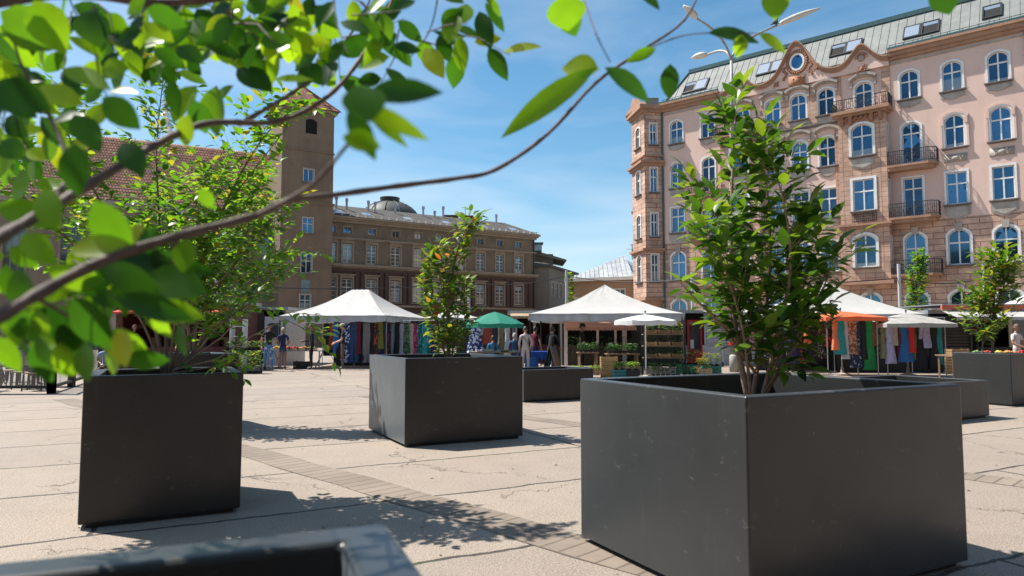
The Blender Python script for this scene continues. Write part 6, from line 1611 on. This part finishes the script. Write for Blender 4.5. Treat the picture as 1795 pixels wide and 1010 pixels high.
def fence_run(a, b_, n):
    a = Vector(a); b_ = Vector(b_); d = (b_-a)
    for i in range(n+1):
        p = a + d*i/n - c0; m = MB(); m.box(p.x-.07,p.x+.07,p.y-.07,p.y+.07,0,1.32); m.box(p.x-.07,p.x+.07,p.y-.07,p.y+.07,0,.02); m.build('post', DARKM, fc)
    m = MB()
    for z in (.16, 1.29): m.bar(a-c0+Vector((0,0,z)), b_-c0+Vector((0,0,z)), .07)
    m.build('rail', DARKM, fc)
    for i in range(n):
        p = a + d*(i+.06)/n - c0; q = a + d*(i+.94)/n - c0; m = MB(); m.add([(p.x,p.y,.2),(q.x,q.y,.2),(q.x,q.y,1.26),(p.x,p.y,1.26)], [(0,1,2,3)]); m.build('glass_panel', GL, fc)
fence_run(c0, c1, 3); fence_run(c0, c2, 4)
def bistro_chair(x, y, rot, label):
    t = thing('bistro_chair', label, 'chair', (x, y, 0), rot, 'terrace chairs')
    m = MB(); m.box(-.21,.21,-.21,.21,.43,.46); m.build('seat', PALEW, t); m = MB(); m.box(-.2,.2,.19,.215,.65,.88); m.build('backrest', PALEW, t)
    for a in (-.19,.19):
        for b_ in (-.19,.19): m = MB(); m.bar((a,b_,.43),(a*1.1,b_*1.1,0),.025); m.build('leg', DARKM, t)
        m = MB(); m.bar((a,.2,.45),(a,.21,.9),.022); m.build('back_post', DARKM, t)
s1 = at(45,640,17.8)
bistro_chair(s1.x, 17.8, .2, 'terrace chair of the grey haired person with a bag'); bistro_chair(s1.x-.95, 18.4, 2.6, 'terrace chair facing the grey haired person')
bistro_chair(X(188,19.5), 19.5, .4, 'chair of the seated person in blue beside the kiosk pillar')
t = thing('bistro_table', 'small pale wooden terrace table behind the glass', 'table', (X(78,18.6), 18.6, 0))
m = MB(); m.box(-.55,.55,-.35,.35,.71,.75); m.build('tabletop', PALEW, t)
for a in (-.5,.5):
    for b__ in (-.3,.3): m = MB(); m.bar((a,b__,.71),(a,b__,0),.04); m.build('leg', DARKM, t)
t = thing('backpack', 'grey patterned bag hanging on the terrace chair behind the glass', 'bag', (s1.x-.35, 17.2, 0.0))
m = MB(); m.ball((0,0,.34), .24,.15,.32, 14, 10); m.build('sack', FAB['spots'], t, smooth=True); m = MB(); m.tube([(-.1,0,.62),(0,0,.72),(.1,0,.62)], .012, 5); m.build('strap', DARKM, t)
# ---------------------------------------------------------------- people
SKIN = mat('skin', (.44,.25,.17), .55, noise=.08); SKINT = mat('tanned_skin', (.30,.15,.095), .55, noise=.08)
HAIRC = dict(dark=mat('dark_hair', (.02,.014,.01), .6), grey=mat('grey_hair', (.34,.33,.32), .7, noise=.2, nscale=40), blond=mat('blond_hair', (.40,.30,.18), .6), brown=mat('brown_hair', (.10,.05,.03), .6))
SHOE = mat('dark_shoes', (.02,.02,.022), .5)
def skin_body(joints, edges, segs=1):
    me = bpy.data.meshes.new('skeleton'); names = list(joints)
    me.from_pydata([tuple(joints[n][0]) for n in names], [(names.index(a), names.index(b_)) for a, b_ in edges], [])
    o = bpy.data.objects.new('skeleton', me); C.objects.link(o)
    sk = o.modifiers.new('s', 'SKIN'); sk.branch_smoothing = .6; sk.use_smooth_shade = True
    for i, n in enumerate(names):
        r = joints[n][1]; me.skin_vertices[0].data[i].radius = (r[0], r[1]) if isinstance(r, tuple) else (r, r)
    me.skin_vertices[0].data[names.index('pelvis')].use_root = True
    sb = o.modifiers.new('ss', 'SUBSURF'); sb.levels = segs; sb.render_levels = segs
    dg = bpy.context.evaluated_depsgraph_get(); dg.update()
    out = bpy.data.meshes.new_from_object(o.evaluated_get(dg)); V_ = [v.co.copy() for v in out.vertices]; F_ = [tuple(p.vertices) for p in out.polygons]
    bpy.data.objects.remove(o); bpy.data.meshes.remove(me); bpy.data.meshes.remove(out)
    return V_, F_
def person(label, x, y, yaw, h=1.75, top=None, legs=None, sleeves='short', shorts=False, skin=SKIN, hair='dark', cap=None, pose=None, hairlong=False, z=0, slim=1.0, shoes=SHOE, group='people at the market', bag=None):
    J = dict(pelvis=((0,0,.95),(.135,.10)), waist=((0,0,1.08),(.125,.09)), chest=((0,0,1.28),(.155,.105)), collar=((0,.01,1.43),(.09,.075)), neck=((0,.005,1.50),.052), head0=((0,-.01,1.56),.05),
        shL=((.17,0,1.40),.062), elL=((.23,.02,1.13),.043), wrL=((.24,-.05,.89),.028), shR=((-.17,0,1.40),.062), elR=((-.23,.02,1.13),.043), wrR=((-.24,-.05,.89),.028),
        hiL=((.085,0,.90),.085), knL=((.10,-.01,.50),.058), anL=((.10,.02,.09),.038), toL=((.115,-.15,.035),.032), hiR=((-.085,0,.90),.085), knR=((-.10,-.01,.50),.058), anR=((-.10,.02,.09),.038), toR=((-.115,-.15,.035),.032))
    if pose:
        for k, v in pose.items():
            if k in J: J[k] = (v, J[k][1])
    for k in J: 
        p, r = J[k]; r = tuple(q*slim for q in r) if isinstance(r, tuple) else r*slim
        J[k] = (Vector(p), r)
    E_ = [('pelvis','waist'),('waist','chest'),('chest','collar'),('collar','neck'),('neck','head0'),('collar','shL'),('shL','elL'),('elL','wrL'),('collar','shR'),('shR','elR'),('elR','wrR'),
          ('pelvis','hiL'),('hiL','knL'),('knL','anL'),('anL','toL'),('pelvis','hiR'),('hiR','knR'),('knR','anR'),('anR','toR')]
    V_, F_ = skin_body(J, E_)
    t = thing('person', label, 'person', (x, y, z), yaw, group); t.scale = (h/1.75,)*3
    m = MB(); m.v = V_; 
    def near(c):
        best = None
        for a, b_ in E_:
            A_, B2 = J[a][0], J[b_][0]; d = B2-A_; q = max(0, min(1, (c-A_).dot(d)/d.length_squared)); dist = (c-A_-d*q).length - (J[a][1] if isinstance(J[a][1], float) else J[a][1][1])*.5
            if best is None or dist < best[0]: best = (dist, a, b_, q)
        return best
    for f in F_:
        c = sum((V_[i] for i in f), Vector())/len(f); _, a, b_, q = near(c)
        if b_ in ('neck','head0'): k = 0 if b_ == 'head0' or q > .5 else 1
        elif b_[:2] == 'wr': k = 1 if sleeves == 'long' else 0
        elif b_[:2] == 'el': k = 1 if sleeves == 'long' or (sleeves == 'short' and q < .62) else 0
        elif b_[:2] in ('sh',) or b_ in ('collar','chest'): k = 1
        elif b_ == 'waist': k = 1
        elif b_[:2] == 'hi' : k = 2
        elif b_[:2] == 'kn': k = 2 if not shorts or q < .35 else 0
        elif b_[:2] == 'an': k = (0 if shorts else 2) if q < .9 else 3
        else: k = 3
        m.f.append(f); m.m.append(k)
    # head with face
    hp = J['head0'][0] + Vector((0,-.012,.085)); fw = Vector((0,-1,0)); hd = (pose or {}).get('look', 0); pit = (pose or {}).get('nod', 0)
    HM = Matrix.Translation(hp) @ Matrix.Rotation(hd, 4, 'Z') @ Matrix.Rotation(pit, 4, 'X')
    hm = MB(HM); NN, KK = 14, 10; P = []
    for i in range(KK+1):
        th = math.pi*i/KK
        for j in range(NN):
            a = 2*math.pi*j/NN; xx = .076*math.sin(th)*math.cos(a); yy = .096*math.sin(th)*math.sin(a); zz = -.118*math.cos(th)
            if zz < 0: k = 1-.34*(-zz/.118)**1.3; xx *= k; yy *= (1-.25*(-zz/.118)) if yy < 0 else k
            P.append((xx, yy, zz))
    hm.add(P, [(i*NN+j, i*NN+(j+1)%NN, (i+1)*NN+(j+1)%NN, (i+1)*NN+j) for i in range(KK) for j in range(NN)])
    hm.add([(0,-.092,.022),(-.014,-.092,-.022),(.014,-.092,-.022),(0,-.122,-.02),(0,-.095,-.03)], [(0,1,3),(0,3,2),(1,4,3),(3,4,2)])
    for s in (-1,1): hm.ball((s*.077,.005,-.005), .012,.022,.03, 6, 5)
    o = len(m.v); m.v += hm.v; m.f += [tuple(i+o for i in f) for f in hm.f]; m.m += [0]*len(hm.f)
    fm = MB(HM)
    for s in (-1,1): fm.ball((s*.03,-.085,.012), .011,.008,.007, 6, 4)
    fm.ball((0,-.085,-.055), .024,.008,.006, 8, 4)
    o = len(m.v); m.v += fm.v; m.f += [tuple(i+o for i in f) for f in fm.f]; m.m += [4]*len(fm.f)
    # hands
    for s, el, wr in ((1,'elL','wrL'),(-1,'elR','wrR')):
        A_, W_ = J[el][0], J[wr][0]; d = (W_-A_).normalized(); sd_ = d.cross(Vector((0,1,0))); sd_ = sd_.normalized() if sd_.length > .2 else Vector((1,0,0)); up = d.cross(sd_).normalized()
        M = Matrix(((sd_.x,up.x,d.x,W_.x),(sd_.y,up.y,d.y,W_.y),(sd_.z,up.z,d.z,W_.z),(0,0,0,1)))
        hh_ = MB(M); hh_.add([(-.026,-.014,-.02),(.026,-.014,-.02),(.026,.014,-.02),(-.026,.014,-.02),(-.042,-.015,.09),(.042,-.015,.09),(.042,.012,.09),(-.042,.012,.09)], [(0,3,2,1),(4,5,6,7),(0,1,5,4),(1,2,6,5),(2,3,7,6),(3,0,4,7)])
        for i, ln in enumerate((.066,.078,.074,.058)):
            xx = -.031+.0205*i; hh_.tube([(xx,0,.085),(xx,-.008,.085+ln*.5),(xx,-.03,.085+ln*.95)], [.0095,.0088,.0068], 6)
        hh_.tube([(s*-.03,-.005,.02),(s*-.055,-.018,.055),(s*-.055,-.034,.085)], [.012,.0105,.008], 6)
        o = len(m.v); m.v += hh_.v; m.f += [tuple(i+o for i in f) for f in hh_.f]; m.m += [0]*len(hh_.f)
    m.build('body', [skin, top, legs, shoes, BLACK], t, smooth=True)
    # hair
    hr = MB(HM); P = []; KK2 = 8; lo = -.55 if hairlong else .0
    for i in range(KK2+1):
        v = i/KK2
        for j in range(NN):
            a = 2*math.pi*j/NN; back = (1+math.sin(a))/2     # 1 at the back, 0 at the face
            thm = math.pi*(.30 + (.38 if not hairlong else .5)*back); th = thm*v
            rr = 1.10+.03*math.sin(a*5+i)
            P.append((.077*rr*math.sin(th)*math.cos(a), .098*rr*math.sin(th)*math.sin(a)+.006, .121*rr*math.cos(th) - (.14*back*max(0,v-.6) if hairlong else 0)))
    hr.add(P, [(i*NN+j, (i+1)*NN+j, (i+1)*NN+(j+1)%NN, i*NN+(j+1)%NN) for i in range(KK2) for j in range(NN)])
    if hair: hr.build('hair', HAIRC[hair], t, smooth=True)
    if cap:
        c_ = MB(HM); c_.lathe([(.094,.045),(.096,.08),(.075,.125),(.035,.145),(0,.148)], 16, sy=1.16, c=(0,.005,0))
        c_.add([(-.07,-.085,.05),(.07,-.085,.05),(.06,-.17,.035),(0,-.19,.034),(-.06,-.17,.035),(-.07,-.085,.058),(.07,-.085,.058),(.06,-.17,.043),(0,-.19,.042),(-.06,-.17,.043)], [(4,3,2,1,0),(5,6,7,8,9),(0,1,6,5),(1,2,7,6),(2,3,8,7),(3,4,9,8),(4,0,5,9)])
        c_.build('cap', cap, t, smooth=False)
    if bag: m = MB(); m.bar((.15,-.10,1.42),(-.12,-.13,1.1),.035,.01); m.bar((.15,.10,1.42),(-.14,.12,1.05),.035,.01); m.build('strap', BLACK, t)
    return t
F = FAB
RIP = pattern_mat('ripped_jeans', (.05,.16,.42), (.42,.52,.66), 7, .60)
TAT = SKINT
q = Vector((X(471,26.2),26.2,0)); person('walking man in black T-shirt, black cap and ripped bright blue jeans', q.x, q.y, rad(25), 1.80, F['black'], RIP, cap=F['black'],
    pose=dict(knL=(.11,-.14,.53), anL=(.11,-.22,.12), toL=(.12,-.39,.07), knR=(-.10,.02,.49), anR=(-.10,.20,.12), toR=(-.11,.07,.04), elL=(.25,-.02,1.13), wrL=(.2,-.24,1.08), elR=(-.25,.06,1.14), wrR=(-.24,.0,.89)))
q = Vector((X(496,27),27,0)); person('person in dark top and denim shorts, back turned, beside the walking man', q.x, q.y, rad(200), 1.66, F['navy'], F['jeans'], shorts=True, hair='blond', skin=SKINT, pose=dict(wrL=(.15,-.2,1.05), wrR=(-.15,-.2,1.05)))
q = Vector((X(546,27.1),27.1,0)); person('man all in black standing upright by the fruit table, white collar', q.x, q.y, rad(-70), 1.80, F['black'], F['black'], sleeves='long', skin=SKINT, hair='brown', slim=1.1, pose=dict(elR=(-.24,.0,1.14), wrR=(-.2,-.26,1.10)))
q = Vector((X(601,27.2),27.2,0)); person('bearded man in beige cap, black T-shirt and brown trousers by the trousers rack', q.x, q.y, rad(-75), 1.80, F['black'], mat('brown_trousers', (.13,.085,.065), .85, noise=.15), cap=F['cream'], pose=dict(elR=(-.22,-.05,1.14), wrR=(-.16,-.3,1.05), elL=(.22,-.05,1.14), wrL=(.16,-.3,1.03), nod=.25))
q = gr(233, 648); person('grey haired man in dark jacket walking past the pillar on the left', q.x, q.y, rad(60), 1.78, F['black'], F['black'], sleeves='long', hair='grey', skin=SKINT, pose=dict(anL=(.1,-.2,.1), toL=(.11,-.36,.05), knL=(.1,-.12,.52), anR=(-.1,.2,.12), toR=(-.1,.06,.05)))
MAR = pattern_mat('maroon_white_print', (.07,.008,.012), (.55,.5,.5), 14, .66)
q = gr(320, 652); person('person in maroon T-shirt with a white print, behind the rear left planter', q.x, q.y, rad(10), 1.72, MAR, F['jeans'], hair='brown', pose=dict(wrL=(.12,-.2,1.1), wrR=(-.22,-.1,.95)))
q = Vector((X(921,24.3),24.3,0)); CREAMC = mat('pale_tracksuit', (.44,.395,.37), .85, noise=.12, nscale=6)
person('person in a pale hooded tracksuit seen from behind, black strap across the back', q.x, q.y, rad(188), 1.68, CREAMC, CREAMC, sleeves='long', hair='dark', slim=1.08, bag=True, pose=dict(elL=(.24,0,1.12), wrL=(.2,-.12,.95), elR=(-.24,0,1.12), wrR=(-.2,-.12,.95), nod=.35))
q = Vector((X(966,24.7),24.7,0)); person('person in black top and blue jeans seen from behind, bending over the blue table', q.x, q.y, rad(160), 1.72, F['black'], mat('worn_jeans', (.05,.11,.2), .85, noise=.35), sleeves='long', hair='dark', slim=1.05, pose=dict(chest=(0,-.08,1.26), collar=(0,-.14,1.39), neck=(0,-.17,1.46), head0=(0,-.2,1.51), shL=(.17,-.13,1.36), shR=(-.17,-.13,1.36), elL=(.24,-.25,1.12), wrL=(.2,-.42,.98), elR=(-.24,-.22,1.12), wrR=(-.22,-.4,.95)))
SIT = dict(hiL=(.09,0,.90), hiR=(-.09,0,.90), knL=(.13,-.42,.94), anL=(.13,-.44,.55), toL=(.13,-.58,.50), knR=(-.13,-.42,.94), anR=(-.13,-.44,.55), toR=(-.13,-.58,.50), wrL=(.12,-.3,1.02), wrR=(-.12,-.3,1.02), elL=(.22,-.06,1.14), elR=(-.22,-.06,1.14))
LBS = mat('blue_shirt', (.02,.07,.17), .85, noise=.15)
def stool(x, y, label):
    t = thing('stool', label, 'stool', (x, y, 0), 0, 'stools of the stall keepers'); m = MB(); m.lathe([(0,.44),(.17,.44),(.17,.48),(0,.48)], 16); m.build('seat', WOOD, t)
    for i in range(4): a = i*math.pi/2+.7; m = MB(); m.bar((.1*math.cos(a),.1*math.sin(a),.44),(.17*math.cos(a),.17*math.sin(a),0),.03); m.build('leg', WOOD, t)
person('seated person in a pale blue shirt and dark hair below the green umbrella', X(864,27), 27, rad(185), 1.72, mat('pale_blue_shirt', (.04,.16,.30), .85), F['navy'], sleeves='long', hair='dark', pose=SIT, z=-.38); stool(X(864,27), 27, 'stool of the seated person in pale blue')
person('seated grey haired man in a dark blue shirt right of the green umbrella', X(902,26.8), 26.8, rad(175), 1.74, LBS, F['black'], sleeves='long', hair='grey', pose=SIT, z=-.30); stool(X(902,26.8), 26.8, 'stool of the seated grey haired man')
person('vendor in a dark cap and dark clothes standing behind the herb table', X(1020,25.4), 25.4, rad(70), 1.78, F['black'], F['black'], cap=F['black'], skin=SKINT, hair='dark', pose=dict(wrL=(.15,-.2,1.0), nod=.2))
VEST = mat('white_vest', (.58,.52,.50), .85, noise=.1)
person('vendor with sunglasses and white vest over blue sleeves at the far right fruit table', X(1786,21.2), 21.3, rad(20), 1.72, VEST, F['cream'], hair='brown', skin=SKINT, pose=dict(elR=(-.24,-.05,1.14), wrR=(-.1,-.3,1.02), elL=(.24,-.05,1.14), wrL=(.12,-.3,1.02), nod=.4))
person('seated person in dark clothes with grey hair at the terrace table behind the glass', s1.x, 17.8, rad(160), 1.74, F['navy'], F['black'], sleeves='long', hair='grey', pose=SIT, z=-.42)
person('seated sandy haired person nearest the glass terrace fence', s1.x+.6, 17.3, rad(200), 1.7, LBS, F['black'], sleeves='long', hair='blond', pose=SIT, z=-.45); bistro_chair(s1.x+.6, 17.3, rad(200), 'terrace chair of the sandy haired person')
person('person in a red jacket seated at the left end of the terrace', s1.x-1.2, 19.2, rad(20), 1.74, F['burg'], F['navy'], sleeves='long', hair='dark', pose=SIT, z=-.42); bistro_chair(s1.x-1.2, 19.2, rad(20), 'terrace chair of the person in the red jacket')
person('person in a bright blue jacket seated behind the terrace table', s1.x-2.1, 20.4, rad(-10), 1.74, F['blue'], F['black'], sleeves='long', hair='grey', pose=SIT, z=-.42); bistro_chair(s1.x-2.1, 20.4, rad(-10), 'terrace chair of the person in the bright blue jacket')
person('dark haired person in a maroon top facing the stall just past the pale tracksuit', X(938,26.4), 26.4, rad(150), 1.70, F['burg'], F['navy'], hair='dark', pose=dict(wrL=(.15,-.22,1.05), elL=(.23,-.04,1.14)))
person('crouched seated person in a white and blue shirt beside the kiosk pillar', X(188,19.5), 19.5, rad(30), 1.70, F['lblue'], F['black'], hair='dark', pose=dict(SIT, chest=(0,-.1,1.24), collar=(0,-.18,1.36), neck=(0,-.22,1.42), head0=(0,-.25,1.47), shL=(.17,-.17,1.33), shR=(-.17,-.17,1.33)), z=-.42)
